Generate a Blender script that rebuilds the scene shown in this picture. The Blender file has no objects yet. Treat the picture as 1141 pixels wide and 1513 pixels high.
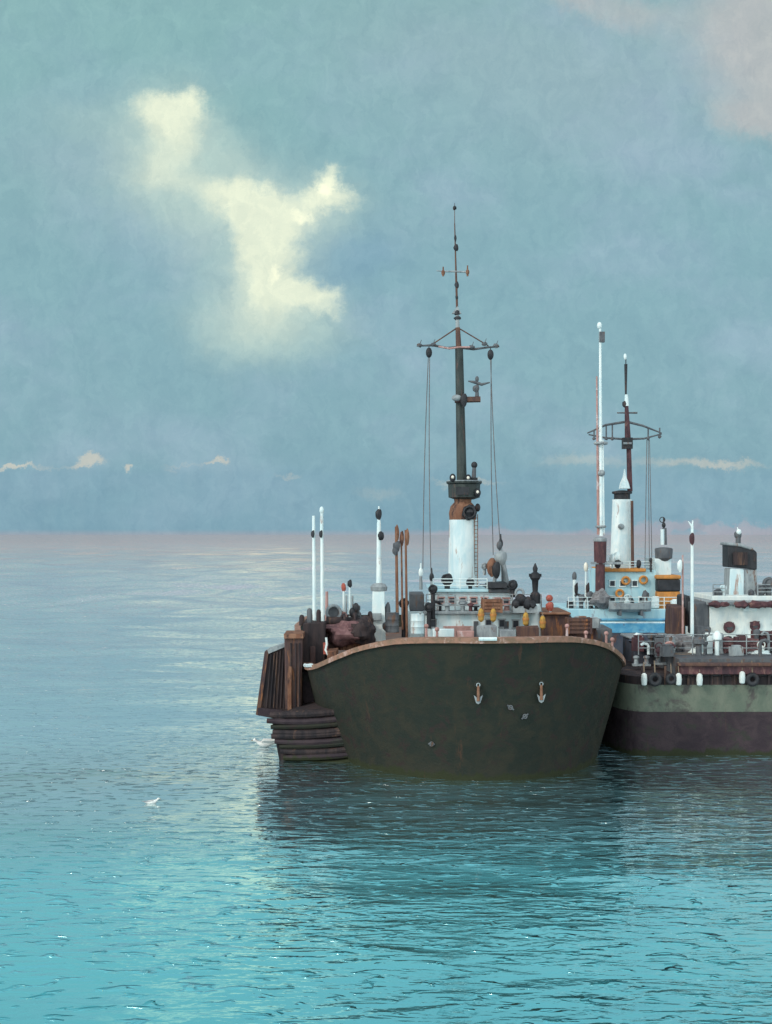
import bpy, math, random
import numpy as np
from mathutils import Vector, Matrix, noise
R = math.radians
random.seed(7)
S = bpy.context.scene
C = S.collection

# ------------------------------------------------------------------ camera
F = 2000.0            # focal length in pixels of the 1141 px wide picture
H = 9.0               # eye height over the water
HOR = 790.0
cd = bpy.data.cameras.new('camera'); cam = bpy.data.objects.new('camera', cd); C.objects.link(cam)
cam.location = (0, 0, H); cam.rotation_euler = (R(90), 0, 0)
cd.sensor_fit = 'HORIZONTAL'; cd.sensor_width = 36; cd.lens = 36 * F / 1141
cd.shift_y = (HOR - 756.5) / 1141
cd.clip_start = 0.5; cd.clip_end = 200000
S.camera = cam
S.view_settings.view_transform = 'Standard'; S.view_settings.look = 'None'
S.view_settings.exposure = 0.07; S.view_settings.gamma = 1.0

def lin(r, g, b, a=1.0):
    f = lambda c: (c/255/12.92) if c/255 <= .04045 else ((c/255+.055)/1.055)**2.4
    return (f(r), f(g), f(b), a)

# ------------------------------------------------------------------ node helper
class NT:
    def __init__(s, tree): s.t = tree; s.n = tree.nodes; s.l = tree.links
    def put(s, sock, v):
        if isinstance(v, bpy.types.NodeSocket): s.l.new(v, sock)
        elif v is not None: sock.default_value = v
    def new(s, kind, ins=None, out=0, **props):
        n = s.n.new(kind)
        for k, v in props.items(): setattr(n, k, v)
        for k, v in (ins or {}).items(): s.put(n.inputs[k], v)
        return n.outputs[out]
    def m(s, op, a, b=None, c=None, clamp=False):
        n = s.n.new('ShaderNodeMath'); n.operation = op; n.use_clamp = clamp
        s.put(n.inputs[0], a)
        if b is not None: s.put(n.inputs[1], b)
        if c is not None: s.put(n.inputs[2], c)
        return n.outputs[0]
    def v(s, op, a, b=None, out=0):
        n = s.n.new('ShaderNodeVectorMath'); n.operation = op
        s.put(n.inputs[0], a)
        if b is not None: s.put(n.inputs[1], b)
        return n.outputs[out]
    def noise(s, vec, scale, detail=3, rough=.5, dist=0, out=0):
        return s.new('ShaderNodeTexNoise', {'Vector': vec, 'Scale': scale, 'Detail': detail, 'Roughness': rough, 'Distortion': dist}, out=out)
    def ramp(s, fac, stops, interp='LINEAR'):
        n = s.n.new('ShaderNodeValToRGB'); n.color_ramp.interpolation = interp
        e = n.color_ramp.elements
        while len(e) > 1: e.remove(e[-1])
        e[0].position = stops[0][0]; e[0].color = stops[0][1]
        for p, c in stops[1:]:
            q = e.new(p); q.color = c
        s.put(n.inputs[0], fac); return n.outputs[0]
    def mr(s, val, a, b, c=0., d=1., smooth=True):
        return s.new('ShaderNodeMapRange', {'Value': val, 'From Min': a, 'From Max': b, 'To Min': c, 'To Max': d},
                     interpolation_type='SMOOTHSTEP' if smooth else 'LINEAR')
    def mix(s, fac, a, b, mode='MIX'):
        n = s.n.new('ShaderNodeMix'); n.data_type = 'RGBA'; n.blend_type = mode
        s.put(n.inputs[0], fac); s.put(n.inputs[6], a); s.put(n.inputs[7], b)
        return n.outputs[2]
    def comb(s, x, y, z): return s.new('ShaderNodeCombineXYZ', {0: x, 1: y, 2: z})

# ------------------------------------------------------------------ sky (world)
SUN_AZ = R(-128)      # veiled daylight from behind the painter's left shoulder
SUN_EL = R(34)
world = bpy.data.worlds.new("World"); S.world = world; world.use_nodes = True
w = NT(world.node_tree)
for n in list(w.n): w.n.remove(n)
tc = w.new('ShaderNodeTexCoord', out=0)
sep = w.n.new('ShaderNodeSeparateXYZ'); w.l.new(tc, sep.inputs[0])
dx, dy, dz = sep.outputs
ysafe = w.m('MAXIMUM', dy, 0.12)
U = w.m('DIVIDE', dx, ysafe); V = w.m('DIVIDE', dz, ysafe)
V = w.m('ABSOLUTE', V)
UV = w.comb(U, V, 0.0)
warp = w.noise(UV, 20, 8, .72, out=1)
UVw = w.v('ADD', UV, w.v('MULTIPLY', w.v('SUBTRACT', warp, (.5, .5, .5)), (.050, .044, 0)))
def pu(px, py): return ((px - 570.5) / F, (HOR - py) / F)
def blobs(lst, uv):
    tot = None
    for (px, py, rx, ry, amp) in lst:
        u, vv = pu(px, py)
        q = w.v('MULTIPLY', w.v('SUBTRACT', uv, (u, vv, 0)), (F/rx, F/ry, 0))
        g = w.m('MULTIPLY', w.m('EXPONENT', w.m('MULTIPLY', w.v('DOT_PRODUCT', q, q, out=1), -1.0)), amp)
        tot = g if tot is None else w.m('ADD', tot, g)
    return tot
grad = w.ramp(w.m('MULTIPLY', V, 2.0), [
    (0.000, lin(122, 153, 168)), (0.006, lin(118, 154, 169)), (0.10, lin(122, 159, 172)), (0.20, lin(126, 163, 174)),
    (0.42, lin(127, 165, 175)), (0.62, lin(128, 166, 174)), (0.80, lin(131, 168, 172)), (1.0, lin(130, 163, 168))])
# broad tints of the thin overcast
tint = w.noise(w.v('MULTIPLY', UV, (1, 1.6, 1)), 7, 4, .6)
col = w.mix(w.mr(tint, .42, .72), grad, lin(141, 170, 185))
tl = blobs([(60, 90, 330, 260, 1.0), (430, 120, 300, 130, .7)], UV)
col = w.mix(w.m('MULTIPLY', w.m('MINIMUM', tl, 1.0), .62), col, lin(130, 172, 174))
tr = blobs([(900, 120, 300, 120, .9), (130, 235, 120, 80, .7), (400, 330, 300, 60, .2), (620, 60, 150, 60, .4)], UVw)
col = w.mix(w.m('MULTIPLY', w.m('MINIMUM', tr, 1.0), .50), col, lin(152, 172, 183))
corner = w.mr(blobs([(1190, 50, 190, 130, 1.35), (1120, 175, 70, 30, .6), (850, 0, 50, 24, .7), (930, 20, 60, 30, .5)], UVw), .25, 1.0)
col = w.mix(w.m('MULTIPLY', corner, .8), col, lin(176, 178, 178))
shade = w.mr(blobs([(500, 385, 75, 36, 1.0), (600, 420, 220, 200, .45), (360, 440, 60, 90, .3), (180, 420, 200, 120, .4)], UVw), .25, 1.1)
col = w.mix(w.m('MULTIPLY', shade, .65), col, lin(119, 156, 175))
# the gap of light: a soft veil and brighter hearts
core_b = [(285, 150, 34, 26, .85), (245, 172, 48, 30, .80), (275, 200, 44, 40, .60), (228, 238, 58, 42, .58), (248, 278, 60, 34, .44), (325, 288, 46, 28, .60), (220, 160, 40, 22, .35), (372, 298, 46, 32, .85), (405, 325, 62, 40, .9),
          (488, 256, 24, 20, .85), (500, 296, 44, 20, .85), (462, 288, 34, 22, .6), (398, 380, 44, 50, .95), (418, 430, 52, 34, .85), (365, 340, 34, 60, .35),
          (470, 432, 44, 20, .75), (484, 455, 24, 12, .4), (400, 485, 90, 34, .46), (340, 440, 50, 50, .3)]
FL = blobs(core_b, UVw)
veil = w.mr(blobs([(250, 215, 95, 120, .8), (380, 380, 120, 150, .85), (480, 300, 80, 50, .6), (400, 485, 130, 50, .75), (240, 250, 90, 70, .6), (315, 275, 60, 50, .5), (100, 170, 70, 40, .35)], UVw), .12, 1.15)
col = w.mix(w.m('MULTIPLY', veil, .66), col, lin(182, 203, 194))
core = w.mr(FL, .26, 1.2)
col = w.mix(w.m('MULTIPLY', core, .92), col, (.73, .79, .62, 1))
hot = w.mr(blobs([(486, 278, 30, 24, 1.0), (440, 316, 26, 18, .9), (412, 395, 22, 26, .8)], UVw), .45, 1.0)
col = w.mix(w.m('MULTIPLY', hot, core), col, (.95, .97, .72, 1))
# low far cloud bank: blue-grey base with pale broken tops
bank_u = w.noise(w.v('MULTIPLY', UV, (1, .02, 1)), 34, 4, .6)
bank_top = w.m('MULTIPLY_ADD', bank_u, .018, .040)
below = w.mr(w.m('SUBTRACT', bank_top, V), -.004, .006)
vstroke = w.noise(w.v('MULTIPLY', UV, (1, .18, 1)), 90, 3, .6)
bankc = w.mix(vstroke, lin(108, 148, 169), lin(127, 161, 176))
col = w.mix(w.m('MULTIPLY', below, .48), col, bankc)
tops = w.mr(blobs([(15, 686, 34, 4, 1.2), (140, 678, 20, 8, 1.3), (118, 685, 22, 4, .8), (190, 687, 10, 5, 1.1), (315, 687, 18, 5, 1.0), (265, 688, 40, 4, .5),
                   (430, 703, 30, 5, .6), (560, 728, 60, 14, .5), (690, 714, 60, 5, .75), (850, 684, 80, 12, .6), (1090, 688, 70, 7, .65), (1000, 686, 80, 10, .6), (60, 690, 60, 4, .5)], UVw), .22, 1.15)
col = w.mix(w.m('MULTIPLY', tops, .85), col, lin(188, 190, 181))
pinkband = w.mr(blobs([(1100, 785, 110, 13, 1.1), (700, 792, 120, 10, .9), (960, 786, 80, 12, .8), (860, 790, 60, 10, .6)], UVw), .3, 1.0)
col = w.mix(w.m('MULTIPLY', pinkband, .6), col, lin(165, 160, 170))
col = w.mix(w.mr(V, .0, .0045, .5, 0.), col, lin(158, 158, 168))
# loose brushy streaks through the whole overcast
sv = w.new('ShaderNodeMapping', {'Vector': UVw, 'Rotation': (0, 0, .7), 'Scale': (1, .28, 1)})
st = w.noise(sv, 210, 3, .65, 1.2)
col = w.mix(w.mr(st, .30, .70, 0., .30), col, w.mix(1.0, col, (1.28, 1.20, 1.14, 1), 'MULTIPLY'))
mo = w.noise(UVw, 46, 4, .65, .8)
col = w.mix(1.0, col, w.ramp(mo, [(.25, (.90, .92, .94, 1)), (.75, (1.09, 1.08, 1.06, 1))]), 'MULTIPLY')
# overhead, out of view: mauve-grey band added to darken the ripple reflections
over = w.m('MULTIPLY', w.mr(dz, .42, .62), w.mr(dz, .97, .85))
col = w.mix(over, col, lin(146, 146, 162))
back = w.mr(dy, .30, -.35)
backc = w.mix(w.mr(dz, .05, .7), (1.45, 1.62, 1.62, 1), (.90, 1.0, 1.05, 1))  # unseen bright sky added behind the camera to light the white houses
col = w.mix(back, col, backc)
# below the horizon (never seen past the sea)
sky = w.new('ShaderNodeTexSky', sky_type='NISHITA', sun_disc=False, sun_elevation=SUN_EL, sun_rotation=SUN_AZ, altitude=0, air_density=1.0, dust_density=1.5)
skyc = w.mix(1.0, sky, (.08, .08, .08, 1), 'MULTIPLY')
col = w.mix(.03, col, skyc)
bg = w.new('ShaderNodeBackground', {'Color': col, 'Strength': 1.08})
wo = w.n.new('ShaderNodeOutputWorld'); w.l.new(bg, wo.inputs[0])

# ------------------------------------------------------------------ sun
sl = bpy.data.lights.new('sun', 'SUN'); sl.energy = 1.4; sl.angle = R(12); sl.color = (1.0, .95, .86)
sun = bpy.data.objects.new('sun', sl); C.objects.link(sun)
sd = Vector((math.sin(SUN_AZ) * math.cos(SUN_EL), math.cos(SUN_AZ) * math.cos(SUN_EL), math.sin(SUN_EL)))
sun.rotation_euler = sd.to_track_quat('Z', 'Y').to_euler(); sun.location = (-30, -20, 60)

# ------------------------------------------------------------------ materials
MATS = {}
def paint(name, a, b, rust=None, rustamt=.5, scale=1.2, streak=.25, rough=.65, bump=.25, spec=.3, weed=0, weed_c=(.030, .036, .018, 1)):
    """weathered paint: two tones of the coat in dabs, drawn out down the surface, and rust blooms"""
    m = bpy.data.materials.new(name); m.use_nodes = True; t = NT(m.node_tree)
    bs = t.n['Principled BSDF']
    tcn = t.new('ShaderNodeTexCoord', out=3)
    pv = t.v('MULTIPLY', tcn, (1, 1, streak))
    n1 = t.noise(pv, scale * 2.2, 4, .6, .6)
    n2 = t.noise(tcn, scale * .45, 3, .6)
    c = t.mix(t.mr(t.m('ADD', t.m('MULTIPLY', n1, .65), t.m('MULTIPLY', n2, .35)), .38, .62), a, b)
    if rust:
        nr = t.noise(t.v('ADD', pv, (7, 3, 1)), scale * 1.6, 5, .7, .4)
        c = t.mix(t.mr(nr, .62 - .16*rustamt, .70 - .10*rustamt), c, rust)
    if weed:
        sz = t.n.new('ShaderNodeSeparateXYZ'); t.l.new(tcn, sz.inputs[0])
        wl_ = t.m('MULTIPLY_ADD', t.noise(t.v('MULTIPLY', tcn, (1, 1, .3)), 2.5, 5, .7), weed*1.6, -weed*.3)
        c = t.mix(t.mr(t.m('SUBTRACT', wl_, sz.outputs[2]), -.05, .12), c, weed_c)
        run = t.noise(t.v('MULTIPLY', tcn, (1, 1, .05)), 1.9, 5, .75)
        c = t.mix(t.mr(run, .60, .72, 0, .65), c, (.085, .045, .030, 1))
    t.put(bs.inputs['Base Color'], c)
    t.put(bs.inputs['Roughness'], t.mr(n1, .3, .7, rough - .1, rough + .12))
    bs.inputs['Specular IOR Level'].default_value = spec
    bh = t.noise(pv, scale * 7, 4, .6, 1.0)
    bn = t.new('ShaderNodeBump', {'Height': bh, 'Strength': bump, 'Distance': .05})
    t.put(bs.inputs['Normal'], bn)
    MATS[name] = m; return m
M = MATS
RUST = (.17, .062, .030, 1)
paint('hull_dark', (.021, .027, .022, 1), (.035, .035, .026, 1), (.034, .026, .024, 1), .5, .8, 1.1, .7, .4, .15, .55)
paint('rim_rust', (.32, .17, .12, 1), (.20, .13, .09, 1), (.45, .30, .26, 1), .6, 1.6, 1, .8)
paint('deck_brown', (.14, .09, .07, 1), (.10, .08, .075, 1), RUST, .6, .8, 1, .85)
paint('white', (.70, .78, .78, 1), (.50, .66, .70, 1), (.38, .27, .23, 1), .30, 1.4, .22, .6)
paint('white_clean', (.78, .84, .82, 1), (.60, .74, .76, 1), (.44, .38, .36, 1), .08, 2.0, .3, .5)
paint('cream', (.76, .79, .74, 1), (.60, .68, .68, 1), (.40, .34, .34, 1), .22, 1.2, .4, .7, .5)
paint('pale_blue', (.34, .58, .66, 1), (.46, .66, .70, 1), (.30, .34, .38, 1), .25, 1.2, .3, .6)
paint('blue', (.075, .30, .50, 1), (.16, .42, .58, 1), (.10, .16, .26, 1), .3, 1.2, 1, .5)
paint('navy', (.040, .050, .075, 1), (.075, .080, .10, 1), (.12, .06, .05, 1), .4, 1.0, .6, .6)
paint('black', (.016, .018, .022, 1), (.036, .038, .044, 1), (.07, .045, .04, 1), .35, 2.0, .4, .55)
paint('mast_dark', (.018, .026, .026, 1), (.050, .064, .060, 1), (.10, .06, .05, 1), .2, 2.0, .12, .5)
paint('rust', (.17, .075, .045, 1), (.26, .14, .09, 1), (.07, .04, .035, 1), .6, 2.2, .3, .85, .5)
paint('brown', (.13, .070, .050, 1), (.065, .042, .045, 1), (.26, .11, .05, 1), .35, 1.8, .16, .8, .5)
paint('brown_dark', (.050, .034, .034, 1), (.022, .020, .024, 1), (.12, .07, .05, 1), .35, 1.6, .10, .8, .5)
paint('maroon', (.12, .050, .055, 1), (.055, .030, .038, 1), (.22, .12, .10, 1), .4, 2, .3, .7)
paint('grey', (.20, .23, .25, 1), (.33, .37, .38, 1), (.17, .11, .09, 1), .35, 2.0, .3, .65)
paint('grey_dark', (.070, .078, .090, 1), (.12, .13, .14, 1), (.13, .08, .06, 1), .4, 2.0, .4, .65)
paint('green_hull', (.105, .135, .105, 1), (.165, .185, .145, 1), (.085, .080, .075, 1), .75, .6, .8, .7, .4, .3, .01)
paint('purple_hull', (.034, .025, .032, 1), (.058, .043, .049, 1), (.040, .040, .036, 1), .6, .8, 1.2, .75, .4, .2, .5)
paint('orange', (.60, .25, .055, 1), (.42, .19, .06, 1), (.20, .09, .05, 1), .3, 2.2, .3, .7)
paint('yellow', (.50, .31, .05, 1), (.36, .19, .06, 1), (.30, .14, .05, 1), .4, 4, 1, .7)
paint('red', (.42, .10, .07, 1), (.30, .08, .06, 1), (.5, .30, .28, 1), .3, 3, 1, .7)
paint('pink', (.46, .27, .25, 1), (.34, .20, .18, 1), (.55, .45, .44, 1), .5, 1.8, .5, .8)
paint('wire', (.10, .10, .11, 1), (.17, .16, .16, 1), None, 0, 3, 1, .7, 0)
paint('rope', (.26, .20, .14, 1), (.17, .13, .10, 1), None, 0, 6, 1, .95)
paint('canvas_grey', (.15, .145, .15, 1), (.26, .26, .27, 1), (.10, .08, .09, 1), .4, 2.2, 1, .95, .7)
paint('canvas_maroon', (.14, .07, .075, 1), (.23, .13, .13, 1), (.08, .05, .06, 1), .4, 2.2, 1, .95, .7)
paint('feather', (.80, .80, .76, 1), (.70, .71, .69, 1), None, 0, 6, 1, .9)
paint('feather_grey', (.30, .32, .34, 1), (.38, .40, .42, 1), None, 0, 6, 1, .9)
def glass(name, c):
    m = bpy.data.materials.new(name); m.use_nodes = True
    b = m.node_tree.nodes['Principled BSDF']
    b.inputs['Base Color'].default_value = c; b.inputs['Roughness'].default_value = .18
    b.inputs['Specular IOR Level'].default_value = .6; MATS[name] = m
glass('glass', (.03, .035, .045, 1)); glass('lamp_glass', (.75, .72, .62, 1))

# ------------------------------------------------------------------ mesh helper
def W(px, py, d): return Vector(((px - 570.5) / F * d, d, H - (py - HOR) / F * d))
class MB:
    def __init__(s, mat='white'): s.v = []; s.f = []; s.fm = []; s.mats = []; s.mat(mat)
    def mat(s, m):
        if m not in s.mats: s.mats.append(m)
        s.cur = s.mats.index(m); return s
    def add(s, vs, fs):
        o = len(s.v); s.v += [Vector(p) for p in vs]
        for f in fs: s.f.append([i + o for i in f]); s.fm.append(s.cur)
        return s
    def box(s, c, size, yaw=0, top=1.0, topshift=(0, 0), jit=0.0):
        hx, hy, hz = size[0]/2, size[1]/2, size[2]/2
        cy, sy = math.cos(yaw), math.sin(yaw); vs = []
        for z, k, sh in ((-hz, 1, (0, 0)), (hz, top, topshift)):
            for x, y in ((-hx, -hy), (hx, -hy), (hx, hy), (-hx, hy)):
                X, Y = x*k + sh[0], y*k + sh[1]
                j = [random.uniform(-jit, jit) for _ in range(3)]
                vs.append((c[0] + X*cy - Y*sy + j[0], c[1] + X*sy + Y*cy + j[1], c[2] + z + j[2]))
        return s.add(vs, [(3,2,1,0), (4,5,6,7), (0,1,5,4), (1,2,6,5), (2,3,7,6), (3,0,4,7)])
    def px(s, x0, y0, x1, y1, d, dep, yaw=0, **k):
        """box whose near face spans those picture bounds at distance d, dep metres deep"""
        a = W(x0, y0, d); b = W(x1, y1, d)
        return s.box(((a.x+b.x)/2, d + dep/2, (a.z+b.z)/2), (abs(b.x-a.x), dep, abs(a.z-b.z)), yaw, **k)
    def cyl(s, p0, p1, r0, r1=None, n=10):
        r1 = r0 if r1 is None else r1
        p0 = Vector(p0); p1 = Vector(p1); ax = (p1-p0).normalized()
        t = ax.orthogonal().normalized(); b = ax.cross(t); vs = []
        for p, r in ((p0, r0), (p1, r1)):
            for i in range(n):
                a = 2*math.pi*i/n; vs.append(p + (t*math.cos(a) + b*math.sin(a))*r)
        fs = [(i, (i+1) % n, n+(i+1) % n, n+i) for i in range(n)]
        fs += [tuple(range(n-1, -1, -1)), tuple(range(n, 2*n))]
        return s.add(vs, fs)
    def path(s, pts, r, n=8):
        pts = [Vector(p) for p in pts]; rr = r if isinstance(r, (list, tuple)) else [r]*len(pts)
        vs = []; N = len(pts); ref = None
        for i, p in enumerate(pts):
            tg = (pts[min(i+1, N-1)] - pts[max(i-1, 0)]).normalized()
            if ref is None: ref = tg.orthogonal().normalized()
            ref = (ref - tg*ref.dot(tg)).normalized(); b = tg.cross(ref)
            for k in range(n):
                a = 2*math.pi*k/n; vs.append(p + (ref*math.cos(a) + b*math.sin(a))*rr[i])
        fs = []
        for i in range(N-1):
            for k in range(n): fs.append((i*n+k, i*n+(k+1) % n, (i+1)*n+(k+1) % n, (i+1)*n+k))
        fs += [tuple(range(n-1, -1, -1)), tuple(range((N-1)*n, N*n))]
        return s.add(vs, fs)
    def pole(s, px, y0, y1, d, wpx, wtop=None, n=10, px1=None):
        r = wpx/2/F*d; r1 = r if wtop is None else wtop/2/F*d
        return s.cyl(W(px, y1, d), W(px if px1 is None else px1, y0, d), r, r1, n)
    def lathe(s, c, prof, n=14, sx=1, sy=1):
        vs = []
        for r, z in prof:
            for i in range(n):
                a = 2*math.pi*i/n; vs.append((c[0]+r*math.cos(a)*sx, c[1]+r*math.sin(a)*sy, c[2]+z))
        fs = []; m = len(prof)
        for j in range(m-1):
            for i in range(n): fs.append((j*n+i, j*n+(i+1) % n, (j+1)*n+(i+1) % n, (j+1)*n+i))
        fs += [tuple(range(n-1, -1, -1)), tuple(range((m-1)*n, m*n))]
        return s.add(vs, fs)
    def sph(s, c, r, n=12, m=8, lump=0, seed=0, rot=None):
        if not isinstance(r, (list, tuple)): r = (r, r, r)
        vs = []; fs = []; c = Vector(c)
        def P(v):
            v = Vector(v)
            k = 1 + (lump*noise.noise(v*1.7 + Vector((seed*3.1, seed, 0)))*1.6 if lump else 0)
            q = Vector((v.x*r[0], v.y*r[1], v.z*r[2]))*k
            return c + (rot @ q if rot else q)
        vs.append(P((0, 0, -1)))
        for j in range(1, m):
            t = math.pi*j/m
            for i in range(n):
                a = 2*math.pi*i/n; vs.append(P((math.sin(t)*math.cos(a), math.sin(t)*math.sin(a), -math.cos(t))))
        vs.append(P((0, 0, 1)))
        for i in range(n): fs.append((0, 1+(i+1) % n, 1+i))
        for j in range(m-2):
            for i in range(n): fs.append((1+j*n+i, 1+j*n+(i+1) % n, 1+(j+1)*n+(i+1) % n, 1+(j+1)*n+i))
        T = len(vs)-1; b = 1+(m-2)*n
        for i in range(n): fs.append((b+i, b+(i+1) % n, T))
        return s.add(vs, fs)
    def torus(s, c, Rr, r, normal=(0, 1, 0), n=18, m=8):
        nrm = Vector(normal).normalized(); t = nrm.orthogonal().normalized(); b = nrm.cross(t); vs = []
        for i in range(n):
            a = 2*math.pi*i/n; e = t*math.cos(a) + b*math.sin(a)
            for j in range(m):
                q = 2*math.pi*j/m; vs.append(Vector(c) + e*(Rr + r*math.cos(q)) + nrm*(r*math.sin(q)))
        return s.add(vs, [(i*m+j, ((i+1) % n)*m+j, ((i+1) % n)*m+(j+1) % m, i*m+(j+1) % m) for i in range(n) for j in range(m)])
    def prism(s, poly, ext):
        n = len(poly); e = Vector(ext); vs = [Vector(p) for p in poly] + [Vector(p)+e for p in poly]
        return s.add(vs, [tuple(range(n)), tuple(range(2*n-1, n-1, -1))] + [(i, i+n, (i+1) % n + n, (i+1) % n) for i in range(n)])
    def pxprism(s, pts, d, dep): return s.prism([W(x, y, d) for x, y in pts], (0, dep, 0))
    def build(s, name, parent=None, label=None, bevel=0.0, loc=None, flat=False, jit=0.0):
        me = bpy.data.meshes.new(name); o = bpy.data.objects.new(name, me); C.objects.link(o)
        if parent is not None:
            inv = PM[parent.name].inverted(); vs = [inv @ v for v in s.v]; o.parent = parent; PM[o.name] = PM[parent.name].copy()
        else:
            if loc is None:
                lo = [min(v[i] for v in s.v) for i in range(3)]; hi = [max(v[i] for v in s.v) for i in range(3)]
                loc = ((lo[0]+hi[0])/2, (lo[1]+hi[1])/2, lo[2])
            o.location = loc; vs = [v - Vector(loc) for v in s.v]; PM[o.name] = Matrix.Translation(Vector(loc))
        if jit:
            vs = [v + noise.noise_vector(v*1.3)*jit for v in vs]
        me.from_pydata([tuple(v) for v in vs], [], s.f)
        for m in s.mats: me.materials.append(MATS[m])
        for p, i in zip(me.polygons, s.fm): p.material_index = i
        me.update()
        import bmesh
        bm = bmesh.new(); bm.from_mesh(me); bmesh.ops.recalc_face_normals(bm, faces=bm.faces); bm.to_mesh(me); bm.free()
        if not flat:
            me.shade_smooth(); me.set_sharp_from_angle(angle=R(38))
        if bevel:
            b = o.modifiers.new('bevel', 'BEVEL'); b.width = bevel; b.segments = 2; b.limit_method = 'ANGLE'; b.angle_limit = R(45)
        if label: o['label'] = label
        return o
PM = {}
def tag(o, label, cat, group=None):
    o['label'] = label; o['category'] = cat
    if group: o['group'] = group
    return o
def thing(name, label, cat, loc, rz=0, group=None):
    o = bpy.data.objects.new(name, None); C.objects.link(o); o.location = loc; o.rotation_euler = (0, 0, rz); o.empty_display_size = .5
    PM[o.name] = Matrix.Translation(Vector(loc)) @ Matrix.Rotation(rz, 4, 'Z')
    return tag(o, label, cat, group)
def copy_tree(o, parent=None):
    c = o.copy(); C.objects.link(c)
    if parent is not None: c.parent = parent
    PM[c.name] = PM[o.name].copy()
    for ch in list(o.children): copy_tree(ch, c)
    return c

# ------------------------------------------------------------------ sea
def make_sea():
    m = bpy.data.materials.new('sea_water'); m.use_nodes = True; t = NT(m.node_tree)
    for n in list(t.n): t.n.remove(n)
    geo = t.n.new('ShaderNodeNewGeometry'); P = geo.outputs['Position']
    sp = t.n.new('ShaderNodeSeparateXYZ'); t.l.new(P, sp.inputs[0]); X, Y, _ = sp.outputs
    P2 = t.comb(X, Y, 0.0)
    # ripples
    big = t.noise(t.v('MULTIPLY', P2, (.4, 1, 1)), .16, 2, .5)
    mid = t.noise(t.v('MULTIPLY', P2, (.5, 1.3, 1)), 1.3, 2, .5, .5)
    fine = t.noise(t.v('MULTIPLY', P2, (.8, 1.3, 1)), 3.6, 2, .55, .3)
    patch = t.mr(t.noise(t.v('MULTIPLY', P2, (.35, 1, 1)), .12, 2, .5), .35, .65, .35, 1.0)
    crest = t.m('POWER', mid, 1.6)
    dab = t.mr(t.noise(t.v('ADD', t.v('MULTIPLY', P2, (.75, 1.5, 1)), (40, 9, 0)), 1.9, 2, .5, .5), .57, .72)
    h = t.m('ADD', t.m('MULTIPLY', big, .34), t.m('MULTIPLY', t.m('MULTIPLY', crest, patch), .15))
    h = t.m('ADD', h, t.m('MULTIPLY', dab, .17))
    h = t.m('ADD', h, t.m('MULTIPLY', t.m('MULTIPLY', fine, patch), .035))
    bn = t.new('ShaderNodeBump', {'Height': h, 'Strength': 1.0, 'Distance': .60})
    # water colour by distance: pinkish far out, dark band at the hull, green-blue near
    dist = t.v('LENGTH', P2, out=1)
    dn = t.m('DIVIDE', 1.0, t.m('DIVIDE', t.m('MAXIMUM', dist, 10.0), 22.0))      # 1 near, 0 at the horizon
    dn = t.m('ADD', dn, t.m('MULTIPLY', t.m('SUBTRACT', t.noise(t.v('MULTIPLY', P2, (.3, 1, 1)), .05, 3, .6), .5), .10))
    body = t.ramp(dn, [(0.0, lin(250, 190, 180)), (.022, lin(240, 196, 188)), (.040, lin(205, 190, 196)), (.07, lin(190, 192, 200)), (.25, lin(160, 188, 200)), (.34, lin(140, 185, 200)), (.42, lin(70, 102, 106)), (.50, lin(92, 140, 150)), (.62, lin(94, 182, 194)), (.75, lin(92, 182, 193)), (.95, lin(88, 172, 186))])  # dark middle stops paint in the hull's reflection
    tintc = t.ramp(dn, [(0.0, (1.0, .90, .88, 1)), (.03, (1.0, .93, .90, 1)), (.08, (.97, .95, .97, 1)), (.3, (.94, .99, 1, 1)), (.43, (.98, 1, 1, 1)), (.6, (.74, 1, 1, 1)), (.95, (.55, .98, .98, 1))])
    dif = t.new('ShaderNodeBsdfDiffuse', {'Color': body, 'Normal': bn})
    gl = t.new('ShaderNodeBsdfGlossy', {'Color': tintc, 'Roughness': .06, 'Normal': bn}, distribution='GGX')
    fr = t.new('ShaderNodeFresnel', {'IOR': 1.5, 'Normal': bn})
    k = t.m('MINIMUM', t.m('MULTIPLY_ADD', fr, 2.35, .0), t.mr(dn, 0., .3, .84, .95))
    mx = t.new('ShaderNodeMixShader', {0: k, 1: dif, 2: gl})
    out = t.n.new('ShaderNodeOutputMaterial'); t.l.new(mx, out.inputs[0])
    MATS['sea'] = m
    # one sheet of rings round the quay, fine near, coarse far, with real waves that die down in the shelter of the harbour
    r = [10.0]
    while r[-1] < 90000: r.append(r[-1] * (1.0065 if r[-1] < 1500 else 1.02 if r[-1] < 6000 else 1.25))
    r = np.array(r)
    th = np.concatenate([np.arange(-19, 19, .085), np.linspace(19, 341, 90)]); th = np.radians(th[:-1])
    rr, tt = np.meshgrid(r, th, indexing='ij'); x = rr*np.sin(tt); y = rr*np.cos(tt); z = np.zeros_like(x)
    rng = np.random.RandomState(5); cell = rr*.0065
    for i in range(56):
        lam = .9*1.075**i; ang = math.radians(rng.normal(-8, 30)); kx, ky = math.sin(ang), -math.cos(ang)
        kk = 2*math.pi/lam; slope = .040 if lam < 30 else .018
        att = np.clip((lam/cell - 3)/4, 0, 1) * (.13 + .87*np.clip((rr-55)/160, 0, 1)) * np.clip((6000-rr)/3000, 0, 1)
        if lam > 12: att = att*np.clip((rr-40)/150, .12, 1)
        z += att*slope/kk*np.sin(kk*(kx*x+ky*y) + rng.uniform(0, 6.28) + 1.5*np.sin(kk*.13*(ky*x-kx*y) + rng.uniform(0, 6.28)))*1.0
    n, q = x.shape
    co = np.stack([x, y, z], -1).reshape(-1, 3); co = np.vstack([co, [[0, 0, 0]]])
    I = np.arange(n-1)[:, None]*q; J = np.arange(q)[None, :]; J2 = (J+1) % q
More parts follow.
